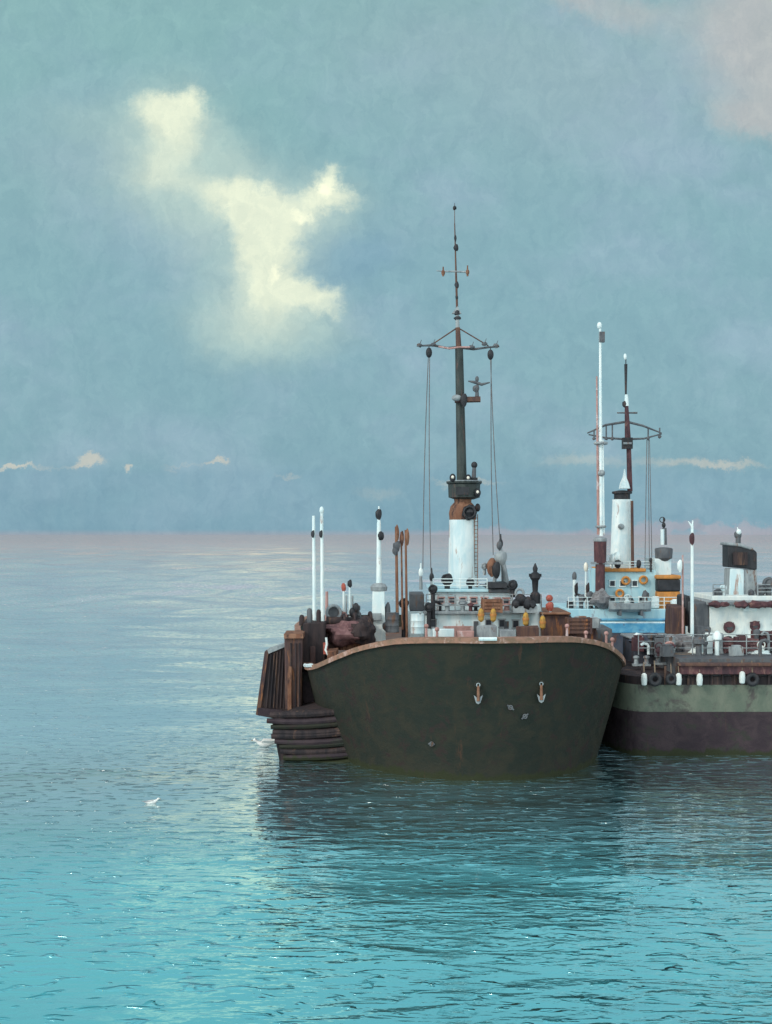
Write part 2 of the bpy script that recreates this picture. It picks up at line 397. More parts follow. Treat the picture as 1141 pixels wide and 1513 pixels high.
    quads = np.stack([I+J, I+q+J, I+q+J2, I+J2], -1).reshape(-1, 4)
    tri = np.stack([np.full(q, n*q), np.arange(q), (np.arange(q)+1) % q], -1)
    me = bpy.data.meshes.new('water'); me.vertices.add(len(co)); me.vertices.foreach_set('co', co.ravel())
    idx = np.concatenate([quads.ravel(), tri.ravel()]); me.loops.add(len(idx)); me.loops.foreach_set('vertex_index', idx.astype(np.int32))
    st = np.concatenate([np.arange(len(quads))*4, len(quads)*4 + np.arange(len(tri))*3]); me.polygons.add(len(st)); me.polygons.foreach_set('loop_start', st.astype(np.int32))
    me.update(calc_edges=True); me.validate()
    if me.polygons[0].normal.z < 0: me.flip_normals()
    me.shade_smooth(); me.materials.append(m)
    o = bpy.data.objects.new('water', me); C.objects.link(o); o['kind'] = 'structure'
make_sea()

# ================================================================== FRONT SHIP
YAW = R(5); BOW = (3.95, 48.5, 0)
ship = thing('cargo_ship', 'large dark green ship seen bow on with tall black mast on white tower', 'ship', BOW, YAW)
SM = PM[ship.name]
def SL(x, y, z): return SM @ Vector((x, y, z))       # ship coordinates: x to the right, y aft
def rimz(y): return 3.42 + 1.75*math.exp(-(max(y, 0)/4.4)**2)
def outline(s, inset=0.0):
    """plan of the ship at fraction s of its freeboard, list of (x,y) port to starboard"""
    hw = 5.65 + .9*max(s, 0)**.9 - inset; y0 = (1 - max(s, 0))*.9 + inset; L = 9.2
    pts = []
    aft = [46, 42, 34, 26, 18, 13]
    for y in aft: pts.append((-hw*(1 - .25*max(0, (y-30)/16)**2), y))
    N = 34
    for i in range(N+1):
        th = -math.pi/2 + math.pi*i/N
        x = hw*math.copysign(abs(math.sin(th))**.98, math.sin(th)); y = y0 + L*(1 - abs(math.cos(th))**.92)
        pts.append((x, y))
    for y in reversed(aft): pts.append((hw*(1 - .25*max(0, (y-30)/16)**2), y))
    return pts
b = MB('hull_dark'); levels = [-.35, 0, .12, .3, .5, .7, .85, 1.0]
rows = []
for s in levels:
    row = []
    for (x, y) in outline(s):
        z = rimz(y)*s if s >= 0 else s*3
        row.append(SL(x, y, z))
    rows.append(row)
# inner skin of the bulwark
inn = outline(1.0, .16)
inn2 = outline(.70, .22)
rows.append([SL(x, y, rimz(y)) for x, y in inn]); rows.append([SL(x, y, rimz(y)-.95) for x, y in inn2])
n = len(rows[0]); vs = [p for r in rows for p in r]; fs = []
for j in range(len(rows)-1):
    for i in range(n-1): fs.append((j*n+i, j*n+i+1, (j+1)*n+i+1, (j+1)*n+i))
for j in range(len(levels)-1): fs.append((j*n, (j+1)*n, (j+1)*n+n-1, j*n+n-1))   # transom
b.add(vs, fs); b.build('hull', ship)
b = MB('deck_brown'); dk = outline(.70, .23); vs = [SL(x, y, rimz(y)-.85) for x, y in dk]; m_ = len(dk)
b.add(vs, [(i, i+1, m_-2-i, m_-1-i) for i in range(m_//2 - 1)]); b.build('deck', ship)
# capping rail: a rusty timber along the top of the bulwark
b = MB('rim_rust'); o1 = outline(1.0, -.10); o2 = outline(1.0, .24); k = len(o1); vs = []
for (a, c) in zip(o1, o2):
    z = rimz(a[1]) + noise.noise(Vector((a[0], a[1], 0))*1.3)*.02
    vs += [SL(a[0], a[1], z-.06), SL(a[0], a[1], z+.13), SL(c[0], c[1], z+.15), SL(c[0], c[1], z-.02)]
fs = []
for i in range(k-1):
    for j in range(4): fs.append((i*4+j, i*4+(j+1) % 4, (i+1)*4+(j+1) % 4, (i+1)*4+j))
b.add(vs, fs); b.build('bulwark_rail', ship)
# pale worn bits of the capping rail
b = MB('white_clean')
for i0, i1 in ((19, 21),):
    o1 = outline(1.0, -.13)[i0+3:i1+3]
    b.path([SL(x, y, rimz(y)+.10) for x, y in o1], .07, 6)
b.build('fairlead', ship, 'white painted fairlead on the bow rail')
b = MB('white')
b.path([SL(x, y, rimz(y)+.12) for x, y in outline(1.0, -.1)[7:10]], .08, 6); b.build('fairlead', ship)

# anchors in their hawse pipes on the bow
def hull_pt(px, py):
    best = None
    for s in [i/60 for i in range(8, 60)]:
        for (x, y) in outline(s)[8:-8]:
            p = SL(x, y, rimz(y)*s); qx = 570.5 + F*p.x/p.y; qy = HOR - F*(p.z-H)/p.y
            e = (qx-px)**2 + (qy-py)**2
            if best is None or e < best[0]: best = (e, p)
    return best[1]
for ax in (714, 801):
    p = hull_pt(ax, 1024); an = MB('rust')
    pf = p + Vector((0, -.18, 0))
    an.cyl(pf + Vector((0, 0, .30)), pf + Vector((0, 0, -.25)), .045, .06, 8)
    an.mat('grey')
    for sx in (-1, 1):
        an.prism([pf + Vector((0, 0, -.36)), pf + Vector((sx*.08, 0, -.31)), pf + Vector((sx*.16, 0, -.04)), pf + Vector((sx*.08, 0, -.10)), pf + Vector((0, 0, -.20))], (0, .12, 0))
    an.torus(pf + Vector((0, 0, .33)), .06, .02)
    ao = an.build('anchor', ship)
    hp = MB('hull_dark'); hp.torus(p + Vector((0, -.05, .30)), .12, .04, (0, 1, .15)); hp.cyl(p + Vector((0, .25, .33)), p + Vector((0, -.03, .30)), .11, .11); hp.build('hawse_pipe', ao)
for (hx, hy, ang) in ((745, 1046, .7), (784, 1060, -.8), (644, 1100, .1)):
    p = hull_pt(hx, hy) + Vector((0, -.06, 0)); q = MB('grey_dark')
    q.cyl(p + Vector((-.12, 0, .12*ang)), p + Vector((.12, 0, -.12*ang)), .035, .03, 6); q.torus(p, .07, .025); q.build('mooring_eye', ship)

# ---------- helpers for deckhouses and fittings
def windows(parent, lst, d, wpx, hpx, frame='grey', dep=.06, y=0):
    """framed panes standing proud of a wall whose near face is at distance d"""
    for (px, py) in lst:
        f = MB(frame); a = W(px-wpx/2, py-hpx/2, d); c = W(px+wpx/2, py+hpx/2, d)
        t = .045; x0, x1, z0, z1 = a.x, c.x, c.z, a.z; yy = d - dep
        f.box(((x0+x1)/2, yy+dep/2, z1), (x1-x0+2*t, dep, t*1.4)); f.box(((x0+x1)/2, yy+dep/2, z0), (x1-x0+2*t, dep, t*1.4))
        f.box((x0, yy+dep/2, (z0+z1)/2), (t, dep*.96, z1-z0)); f.box((x1, yy+dep/2, (z0+z1)/2), (t, dep*.96, z1-z0))
        fo = f.build('window_frame', parent)
        g = MB('glass'); g.box(((x0+x1)/2, yy+dep*.62, (z0+z1)/2), (x1-x0-t, dep*.5, z1-z0-t)); g.build('window_pane', parent)
def railing(name, parent, pts, h=.9, n=None, r=.022, mat='white', label=None, rails=3):
    b = MB(mat); pts = [Vector(p) for p in pts]
    for i in range(len(pts)-1):
        a, c = pts[i], pts[i+1]; k = max(1, int((c-a).length/1.1))
        for j in range(k+1):
            p = a.lerp(c, j/k); b.cyl(p, p + Vector((0, 0, h)), r*1.2, r*1.2, 6)
        for q in range(rails): b.cyl(a + Vector((0, 0, h*(q+1)/rails)), c + Vector((0, 0, h*(q+1)/rails)), r, r, 6)
    return b.build(name, parent, label)
def cowl(parent, px, py, d, s=1.0, base=None, mat='black'):
    """ventilator: a stem with a round cowl turned to the side"""
    c = W(px, py, d); b = MB(mat)
    zb = c.z - .6*s if base is None else base
    b.cyl((c.x, c.y, zb), (c.x, c.y, c.z), .13*s, .12*s); b.sph(c + Vector((0, 0, .05)), (.26*s, .24*s, .28*s), 12, 8, .12, px)
    b.torus(c + Vector((-.06*s, -.2*s, .06*s)), .19*s, .035*s, (-.2, 1, -.1))
    return b.build('ventilator', parent)

# ---------- white deckhouse under the tower
DH = 61.0
h1 = MB('white'); h1.px(628, 907, 800, 962, DH, 8, jit=.03)
h1.mat('pink').px(655, 925, 712, 945, DH-.05, .04); h1.mat('grey').px(626, 903.5, 803, 907.5, DH-.25, 8.4)
h1 = h1.build('deckhouse', ship, bevel=.03)
windows(h1, [(640, 921), (722, 921), (742, 921), (762, 922), (782, 923)], DH, 9, 12)
for dx_ in (745, 700):
    dd = MB('grey_dark'); dd.px(dx_, 918, dx_+7, 947, DH-.07, .06); dd.build('door', h1)
h2 = MB('white'); h2.px(640, 874, 758, 902, DH+.8, 6, jit=.02); h2.mat('pale_blue').px(636, 870.5, 722, 875, DH+.6, 6.3)
h2.mat('grey_dark').px(722.6, 870.5, 760, 876, DH+.6, 6.3)
h2 = h2.build('bridge_deckhouse', ship, bevel=.03)
windows(h2, [(652, 887), (668, 887), (684, 887), (700, 887), (716, 887), (734, 888), (748, 888)], DH+.8, 9, 9, 'pink')
railing('railing', h1, [W(630, 903, DH-.1), W(800, 903, DH-.1)], .75, mat='grey')
railing('railing', h2, [W(640, 870, DH+.7), W(720, 870, DH+.7)], .45, mat='white_clean')
# side house at the left with dark panels
sh = MB('grey_dark'); sh.px(606, 878, 627, 903, DH+.4, 3); sh.mat('white').px(604, 903.5, 627, 950, DH+.3, 3.2); sh.build('locker_house', ship, bevel=.03)
sh2 = MB('brown'); sh2.px(801, 908, 842, 962, 60.5, 4, jit=.05); sh2.mat('rust').px(799, 905, 844, 908.5, 60.3, 4.3); sh2.build('stores_house', ship, bevel=.04)

# ---------- white tower carrying the mast
TD = 64.0
def zat(py, d): return H - (py-HOR)/F*d
def xat(px, d): return (px-570.5)/F*d
tw = MB('white'); c = xat(684.5, TD)
tw.lathe((c, TD, 0), [(.80, zat(895, TD)), (.72, zat(870, TD)), (.70, zat(840, TD)), (.66, zat(772, TD)), (.66, zat(768, TD))], 18)
tw = tw.build('tower', ship)
ld = MB('rust')
for dx_ in (.50, .66): ld.cyl((c+dx_, TD-.52+dx_*.35-.12, zat(885, TD)), (c+dx_, TD-.52+dx_*.35-.12, zat(760, TD)), .02, .02, 6)
for i in range(22): ld.cyl((c+.50, TD-.46, zat(883-5.6*i, TD)), (c+.66, TD-.41, zat(883-5.6*i, TD)), .014, .014, 5)
ld.build('ladder', tw)
cl = MB('rust'); cl.lathe((xat(684, TD), TD, 0), [(.62, zat(771, TD)), (.66, zat(758, TD)), (.58, zat(748, TD)), (.40, zat(742, TD)), (.42, zat(737, TD))], 16)
cl = cl.build('rusty_collar', tw)
hr = MB('black'); hr.sph(W(694, 757, TD-.7), (.36, .3, .34), 12, 8, .2, 4); hr.torus(W(694, 757, TD-.98), .26, .05); hr.sph(W(706, 750, TD-.2), (.13, .13, .2), 8, 6); hr.build('horn', tw)
pf = MB('mast_dark'); pc = xat(686, TD)
pf.lathe((pc, TD, 0), [(.45, zat(738, TD)), (.74, zat(735, TD)), (.76, zat(716, TD)), (.84, zat(714, TD)), (.84, zat(711, TD)), (.20, zat(710, TD))], 8)
pf.mat('black').box((pc-.12, TD-.76, zat(726, TD)), (.62, .12, .36)); pf.mat('grey').torus((pc, TD, zat(711, TD)), .80, .03, (0, 0, 1), 24, 6)
pf = pf.build('lookout_platform', ship)
for (lx, ly) in ((669, 706), (692, 707), (706, 728)):
    q = MB('black'); q.sph(W(lx, ly, TD-.6), (.15, .15, .20)); q.cyl(W(lx, ly+5, TD-.6), W(lx, ly, TD-.6), .07); q.mat('lamp_glass').sph(W(lx, ly-1, TD-.72), (.07, .06, .08)); q.build('lamp', pf)
q = MB('grey_dark'); q.cyl(W(700, 710, TD-.3), W(701, 690, TD-.3), .12, .09); q.mat('black').box(W(700, 708, TD-.3), (.36, .3, .14)); q.sph(W(701, 687, TD-.3), (.15, .15, .16)); q.build('searchlight', pf)

# ---------- dark mast with yard, arms and topmast
ms = MB('mast_dark'); ms.cyl(W(682.5, 712, TD), W(678.5, 515, TD), .24, .19, 14)
ms.mat('brown').cyl(W(678, 515, TD), W(676.5, 484, TD), .14, .11); ms.mat('grey').cyl(W(676.3, 484, TD), W(675.5, 455, TD), .10, .07)
ms.mat('brown').cyl(W(675.5, 455, TD), W(674, 405, TD), .055, .05); ms.cyl(W(674, 405, TD), W(672, 330, TD), .045, .025); ms.cyl(W(672, 330, TD), W(672, 300, TD), .018, .012)
mast = ms.build('mast', ship)
yd = MB('grey_dark'); yd.path([W(618, 511, TD), W(640, 510, TD), W(660, 514, TD), W(678, 513, TD)], [.035, .06, .055, .07]); yd.path([W(678, 513, TD), W(700, 516, TD), W(722, 513, TD), W(738, 512, TD)], [.07, .055, .05, .035])
yd.mat('pink').path([W(648, 512, TD-.12), W(664, 515, TD-.12), W(678, 513, TD-.12), W(695, 513, TD-.12)], .045)
yd.mat('brown').cyl(W(676, 484, TD), W(640, 508, TD), .035, .03, 6); yd.cyl(W(680, 486, TD), W(722, 511, TD), .03, .03, 6)
yd.build('yard', mast)
for (bx, by) in ((620, 510), (640, 509), (716, 508), (733, 511), (697, 513)):
    q = MB('grey_dark'); q.sph(W(bx, by, TD-.1), (.14, .10, .10), 8, 6, .3, bx); q.cyl(W(bx, by, TD-.1), W(bx+3, by-8, TD-.1), .025, .012, 5); q.build('insulator', mast)
for (bx, by) in ((634, 521), (725, 524)):
    q = MB('black'); q.sph(W(bx, by, TD), (.15, .12, .25), 10, 8); q.cyl(W(bx, by-10, TD), W(bx, by, TD), .02, .02, 6); q.cyl(W(bx-1, by+1, TD-.14), W(bx-1, by+1, TD+.14), .06); q.build('pulley_block', mast)
q = MB('grey'); q.path([W(645, 400, TD), W(660, 401, TD), W(674, 401, TD), W(692, 402, TD)], [.02, .04, .05, .04]); q.mat('rust')
for (bx, h0, h1_) in ((655, 394, 408), (691, 392, 408)): q.cyl(W(bx, h0, TD), W(bx, h1_, TD), .03, .05, 6); q.sph(W(bx, (h0+h1_)/2+2, TD), (.09, .08, .14))
q.build('antenna_arm', mast)
for (bx, by, rx, rz) in ((675, 421, .10, .18), (675, 440, .07, .14), (674, 366, .13, .16), (675.5, 462, .16, .16), (676, 470, .18, .10), (672, 307, .09, .11), (673, 352, .06, .16)):
    q = MB('black'); q.sph(W(bx, by, TD), (rx, rx, rz), 8, 6, .25, by); q.build('masthead_lamp', mast)
q = MB('grey'); q.prism([W(668, 463, TD-.1), W(676, 452, TD-.1), W(682, 463, TD-.1)], (0, .2, 0)); q.build('mast_bracket', mast)
q = MB('brown'); q.cyl(W(672, 591, TD-.25), W(710, 590, TD-.25), .14, .14, 8); q.box(W(698, 590, TD-.2), (.75, .4, .22)); q.mat('grey').sph(W(675, 588, TD-.3), (.24, .2, .16)); q.mat('black').sph(W(686, 591, TD-.42), (.17, .12, .30), 10, 8, .2)
br = q.build('bracket_platform', mast)
q = MB('grey_dark'); q.cyl(W(705, 586, TD-.2), W(705, 574, TD-.2), .10, .07); q.sph(W(704, 574, TD-.2), (.17, .15, .18), 10, 6, .2); q.path([W(692, 563, TD-.2), W(703, 565, TD-.2), W(712, 568, TD-.2), W(724, 565, TD-.2)], [.03, .08, .07, .03]); q.sph(W(705, 560, TD-.2), (.09, .09, .14)); q.build('radar_scanner', br)
# halyards
for (x0, y0, x1, y1, d1) in ((633, 529, 625, 840, 63), (635, 529, 637, 850, 62.5), (725, 531, 740, 815, 63.2), (726, 531, 729, 820, 63.6)):
    q = MB('wire'); a = W(x0, y0, TD); c2 = W(x1, y1, d1); q.path([a.lerp(c2, t/6) + Vector((-.05*math.sin(math.pi*t/6), 0, 0)) for t in range(7)], .021, 6); q.build('halyard', mast)
for (bx, by, mt) in ((622, 846, 'white_clean'), (638, 853, 'black'), (740, 803, 'black')):
    q = MB(mt); q.sph(W(bx, by, 62.7), (.11, .1, .22)); q.cyl(W(bx, by-14, 62.7), W(bx, by, 62.7), .03, .06, 6); q.mat('grey').cyl(W(bx, by, 62.7), W(bx, by+25, 62.7), .06, .09, 6); q.build('rigging_screw', ship)

# ---------- ventilators, horns and small gear on the house
cowl(ship, 661, 858, DH+1, 1.05); cowl(ship, 695, 862, DH+1, .75); cowl(ship, 640, 872, DH-.2, .8, 5.2); cowl(ship, 634, 899, DH-.4, .8, 4.8); cowl(ship, 758, 866, DH+.6, .85); cowl(ship, 597, 893, DH-.3, .85, 4.4); cowl(ship, 716, 838, DH+1, .6, mat='grey')
# A-frame derrick
ar = MB('grey'); ar.cyl(W(738, 824, 62), W(728, 872, 62), .10, .08); ar.cyl(W(742, 824, 62), W(752, 872, 62), .12, .09); ar.cyl(W(742, 824, 62), W(744, 870, 64.5), .09, .08); ar.sph(W(741, 824, 62), (.30, .22, .32), 10, 8, .2); ar.mat('grey_dark').sph(W(738, 806, 62), (.13, .12, .20)); ar.cyl(W(739, 820, 62), W(738, 798, 62), .06, .03)
ar.mat('rust').sph(W(727, 838, 61.7), (.22, .2, .42), 10, 8, .15); ar.mat('black').sph(W(734, 842, 61.5), (.2, .14, .36), 10, 8, .2); ar.build('derrick', ship)
q = MB('black'); q.px(722, 861, 750, 870, DH+.4, 2, jit=.03); q.build('skylight', ship, bevel=.03)
# binnacle like post on the right
q = MB('black'); c3 = W(791, 0, 61); zz = lambda p: zat(p, 61) - 0
q.lathe((c3.x, 61, 0), [(.24, zz(902)), (.24, zz(878)), (.12, zz(874)), (.15, zz(858)), (.24, zz(854)), (.22, zz(848)), (.09, zz(845)), (.12, zz(840)), (.02, zz(832))], 10); q.box((c3.x, 61, zz(850)), (.56, .14, .14)); q.mat('white').lathe((c3.x, 61, 0), [(.34, zz(950)), (.30, zz(900)), (.22, zz(889))], 10); q.build('signal_lamp_post', ship)
q = MB('red'); q.sph(W(812, 884, 60.6), (.16, .14, .16)); q.sph(W(813, 896, 60.6), (.19, .16, .20), 10, 8, .2); q.mat('white').cyl(W(814, 915, 60.6), W(812, 880, 60.6), .05); q.build('red_lantern', ship)
# bitts / winch cluster at the right of the house
wn = MB('black')
for (x, y, r) in ((770, 886, .24), (778, 892, .30), (763, 893, .22), (786, 893, .2)): wn.sph(W(x, y, 60.4), (r, .3, r), 10, 8, .25, x)
wn.cyl(W(758, 893, 60.6), W(790, 895, 60.6), .15); wn.mat('grey').torus(W(768, 876, 60.4), .17, .06); wn.box(W(775, 900, 60.6), (1.1, .8, .3)); wn.build('winch', ship)

# ---------- left side of the fore deck: white king post, poles, brown spars
KD = 60.0
kp = MB('white_clean'); kp.px(549, 874, 570, 948, KD, .9, top=.86, jit=.01); kp.mat('grey').px(547, 906, 564, 917, KD-.15, .1)
kp.mat('grey').lathe(tuple(W(560, 873, KD+.4)), [(.36, 0), (.38, .18), (.28, .30), (.10, .36)], 12)
kp.mat('white_clean').cyl(W(560, 866, KD+.4), W(560, 772, KD+.4), .13, .09); kp = kp.build('king_post', ship, bevel=.02)
q = MB('black'); q.sph(W(560, 760, KD+.4), (.15, .14, .24), 10, 8, .2); q.mat('white_clean').cyl(W(560, 772, KD+.4), W(560, 748, KD+.4), .08, .03); q.build('post_lamp', kp)
q = MB('black'); q.sph(W(563, 792, KD+.2), (.14, .12, .2), 10, 8, .2, 3); q.build('post_lamp', kp)
q = MB('grey_dark'); q.sph(W(572, 925, KD-.4), (.2, .2, .22), 8, 6, .2); q.sph(W(573, 906, KD+.3), (.14, .2, .5), 8, 6, .1); q.build('cleat', kp)
for (x, yt, lp) in ((463.5, 760, 0), (475.5, 750, 1)):
    q = MB('white_clean'); q.pole(x+1.5, yt+2, 962, 59, 6.2, 4.4, px1=x)
    if lp: q.sph(W(x, 754, 59), (.10, .10, .17)); q.cyl(W(x, 790, 59), W(x, 765, 59), .075, .075)
    q.mat('black').sph(W(x-1, 789, 58.9), (.085, .08, .16), 8, 6, .2); q.build('boom_pole', ship)
for (x, yt, yb, wd, tilt) in ((587, 778, 935, 5, -.5), (594, 786, 930, 3.2, 0), (602, 783, 945, 4, -1.5)):
    q = MB('rust'); q.pole(x+tilt+1, yt, yb, 60.5, wd, wd*.8, px1=x+tilt-1); q.sph(W(x, yt+10, 60.5), (.10, .1, .36), 8, 6, .2, x)
    if wd > 4.5:
        q.mat('grey_dark').sph(W(x, 807, 60.4), (.18, .15, .22), 8, 6, .3); q.sph(W(x-2, 814, 60.4), (.15, .15, .18), 8, 6, .3)
    q.build('cargo_boom', ship)
for (x, yt) in ((508, 868), (517, 862)):
    q = MB('white_clean'); q.pole(x, yt, 925, 61, 4.2, 3.2); q.mat('black' if x > 510 else 'red').sph(W(x, yt, 61), (.11, .1, .19), 8, 6, .2, x); q.mat('grey').cyl(W(x+4, 880, 61), W(x+4, 925, 61), .04); q.build('lamp_post', ship)
q = MB('pink'); q.pole(483, 874, 930, 60.5, 6, 4); q.build('deck_pipe', ship)

# windlass: a drum between cheeks, behind the left of the rail
wl = MB('brown'); wl.px(482, 918, 552, 962, 59.5, 2.6, jit=.08); wl.mat('grey_dark').cyl(W(493, 905, 59.6), W(493, 905, 61), .34, .34, 16); wl.mat('grey').torus(W(493, 905, 59.5), .30, .07)
wl.mat('brown_dark').cyl(W(482, 918, 59.3), W(552, 921, 59.3), .22, .22, 12)
for (x, y, r) in ((508, 918, .26), (524, 915, .22), (537, 921, .26), (547, 913, .22)): wl.torus(W(x, y, 59.0), r, .08, (1, .2, 0))
wl = wl.build('windlass', ship, bevel=.03)
q = MB('brown'); q.px(478, 935, 500, 962, 58.6, .5, jit=.05); q.px(505, 930, 515, 955, 58.6, .5, jit=.05); q.px(525, 928, 545, 952, 58.6, .5, jit=.05); q.mat('rust').px(500, 938, 523, 960, 58.8, .4, jit=.05); q.build('brake_bracket', wl, bevel=.02)
for (x, y) in ((521, 905), (526, 898)):
    q = MB('black'); q.sph(W(x, y, 59.8), (.15, .14, .22)); q.cyl(W(x, y, 59.8), W(x, y+18, 59.8), .06, .08, 6); q.build('bitt', ship)

# ---------- ladder frames along the front bulwark, stanchions in pinkish primer
for i, (x, y0, y1) in enumerate(((630, 925, 946), (646, 930, 948), (838, 925, 948), (866, 935, 955), (896, 936, 960), (905, 945, 968))):
    q = MB('pink'); d_ = 58 if x > 800 else 57; q.pole(x, y0, y1+8, d_, 5, 3.5); q.sph(W(x, y0, d_), .10, 8, 6); q.build('stanchion', ship)
bb = MB('brown'); bb.px(843, 925, 880, 965, 61, 3.5, jit=.07); bb.mat('grey_dark').px(880, 930, 905, 975, 62, 3, jit=.06); bb.build('deck_locker', ship, bevel=.04)
q = MB('white'); q.px(640, 930, 672, 955, 58.6, .8, jit=.05); q.mat('pink').px(676, 934, 700, 955, 58.4, .8, jit=.05); q.mat('grey').px(705, 926, 735, 955, 58.8, .8, jit=.05); q.mat('grey').px(738, 930, 760, 955, 58.6, .7, jit=.05); q.mat('brown').px(764, 926, 798, 955, 58.6, .8, jit=.05)
q.build('deck_box', ship, bevel=.03)

# ================================================================== MOORING DOLPHIN at the left
DD = 57.0
dol = thing('mooring_dolphin', 'rusty steel and timber mooring dolphin against the left side of the dark ship', 'mooring dolphin', (xat(430, DD), DD+1, 0))
b = MB('brown_dark'); b.pxprism([(396, 966), (427, 954), (424, 1050), (419, 1062), (381, 1056)], DD, .8)
b.mat('brown').pxprism([(391, 963), (397, 962), (384, 1058), (378, 1056)], DD-.1, .95)
b.mat('grey').pxprism([(395, 960), (424, 950), (428, 953), (397, 966)], DD-.12, .9)
pan = b.build('fender_panel', dol, 'dark tilted fender panel with a pale worn top edge')
b = MB('brown_dark')
for i in range(6):
    x = 401 + i*4.6; b.cyl(W(x, 966-i*1.5, DD-.05), W(x-7+i*.6, 1046, DD-.05), .035, .03, 6)
b.mat('purple_hull').pxprism([(381, 1046), (421, 1050), (426, 1066), (381, 1057)], DD-.2, 1.0); b.build('timber_rib', pan)
b = MB('brown'); b.px(421, 937, 446, 1050, DD-.7, 1.5, jit=.04); pan2 = b.build('fender_panel', dol, 'tall rusty brown fender panel', bevel=.07)
b = MB('rust'); b.px(425, 985, 431, 1070, DD-.85, .14); b.px(420, 936, 448, 943, DD-.8, 1.6, jit=.03); b.mat('brown_dark')
for x in (429, 436, 441.5): b.px(x, 950, x+2, 1046, DD-.77, .07)
b.build('timber_rib', pan2, bevel=.02)
b = MB('brown_dark'); b.px(446.5, 920, 482, 992, DD+.4, 2, jit=.06); b.mat('brown').px(458, 955, 466, 988, DD+.3, .1)
b.mat('purple_hull').px(446.5, 992.5, 484, 1040, DD+.2, 2.2); b.build('steel_frame', dol, bevel=.06)
b = MB('grey'); b.px(462, 994, 490, 999.5, DD-1.2, 1.3); b.mat('rust').px(484, 962, 498, 1003, DD-.6, 1.6, jit=.04); b.build('landing_step', dol, bevel=.03)
b = MB('brown_dark'); b.pxprism([(402, 1068), (428, 1058), (525, 1040), (560, 1150), (440, 1150), (414, 1130)], DD-3.2, 5.8)
b.build('pontoon', dol, jit=.05)
for i in range(12):
    y = 1058 + i*7.6 + random.uniform(-1.5, 1.5); x0_ = 397 + max(0, i-2)*3.4 + random.uniform(-4, 4); rr_ = random.uniform(.10, .14)
    q = MB(('brown_dark', 'purple_hull', 'hull_dark', 'brown_dark')[(0, 1, 2, 0, 3, 1, 2, 0, 1, 2, 0, 1)[i]])
    q.path([W(x0_ + t*(530+i*2-x0_), y - 8*t + 5*math.sin(t*3.1)*(1 if i % 2 else .4), DD-3.35-.25*t) for t in (0, .2, .4, .6, .8, 1.0)], [rr_*.8, rr_, rr_*1.1, rr_, rr_*.95, rr_*.8], 8)
    q.build('timber_baulk', dol)
for (x, yt, yb, wd, mt) in ((446, 908, 924, 8, 'brown_dark'), (457.5, 898, 922, 8, 'grey_dark'), (471, 900, 924, 7, 'brown_dark')):
    b = MB(mt); r = wd/2/F*DD; b.lathe((xat(x, DD+.9), DD+.9, zat(yb, DD+.9)), [(r, 0), (r, (yb-yt-4)/F*DD), (r*.7, (yb-yt-1)/F*DD), (.02, (yb-yt)/F*DD)], 12); b.build('pile_head', dol)
b = MB('white_clean'); b.path([W(482, 942, DD-.4), W(483, 952, DD-.4), W(481, 960, DD-.4), W(485, 968, DD-.4)], .05, 6); b.build('mooring_rope', dol)
b = MB('red'); b.px(478, 950, 484, 966, DD-.3, .3, jit=.03); b.build('marker_plate', dol)

# ================================================================== BLUE SHIP behind
BD = 80.0
bs = thing('patrol_ship', 'pale blue ship with white tower and orange funnel moored behind the other two', 'ship', (xat(930, BD+3), BD+3.5, 0))
b = MB('navy')
def ship_hull(b, x0, x1, d, beam, zt, rake0, flare=.5, mats=None, bands=None, round0=3.0):
    """hull lying across the view, its rounded bow at x0; bands = [(z, mat)] from the water up"""
    N = 14
    for bi in range(len(bands)-1):
        za, zb = bands[bi][0], bands[bi+1][0]; b.mat(bands[bi][1]); rws = []
        for z in (za, zb):
            k = (z/zt); off = rake0*(1-k); fl = flare*(1-k); row = []
            row.append((x1, d+fl, z)); row.append(((x0+x1)/2, d+fl, z))
            for i in range(N+1):
                a = math.pi*(i/N); xx = x0+off + round0*(1-math.sin(a)**.8); yy = d+beam/2 - (beam/2-fl)*math.cos(a)
                row.append((xx, yy, z))
            row.append(((x0+x1)/2, d+beam-fl, z)); row.append((x1, d+beam-fl, z)); rws.append(row)
        n_ = len(rws[0]); b.add(rws[0]+rws[1], [(i, (i+1) % n_, n_+(i+1) % n_, n_+i) for i in range(n_)])
    n_ = len(rws[1]); b.add(rws[1], [tuple(range(n_))])
x0b, x1b = xat(815, BD), xat(1120, BD)
b = MB('navy'); ship_hull(b, x0b, x1b, BD, 8, zat(921, BD), 1.2, .4, None, [(-.5, 'navy'), (zat(950, BD), 'navy'), (zat(935, BD), 'blue'), (zat(921, BD), 'blue')]); b.build('hull', bs)
b = MB('pale_blue'); b.px(838, 900, 1012, 921.5, BD+.3, 7, jit=.02); b.mat('white_clean').px(852, 919, 990, 922.5, BD+.12, .16); b.mat('blue').px(832, 914, 1010, 917.5, BD+.2, .12); b.build('superstructure', bs, bevel=.05)
b = MB('red'); b.px(823, 905, 840, 912, BD+.1, 1.2, jit=.03); b.build('life_raft', bs, bevel=.1)
dh = MB('pale_blue'); dh.px(886, 842, 970, 900, BD+1.5, 4.5, jit=.03); dh.mat('white').px(968, 825, 992, 900, BD+1.7, 3, jit=.03); dh.mat('orange').px(893, 840, 955, 845, BD+1.3, 5)
dh = dh.build('wheelhouse', bs, bevel=.04)
windows(dh, [(905, 862), (920, 862), (938, 862), (905, 885), (922, 885), (948, 886), (976, 862)], BD+1.5, 8, 9, 'white_clean')
for (x, y) in ((925, 858), (951, 857), (916, 877)):
    q = MB('orange'); q.torus(W(x, y, BD+1.35), .21, .075); q.build('lifebuoy', dh)
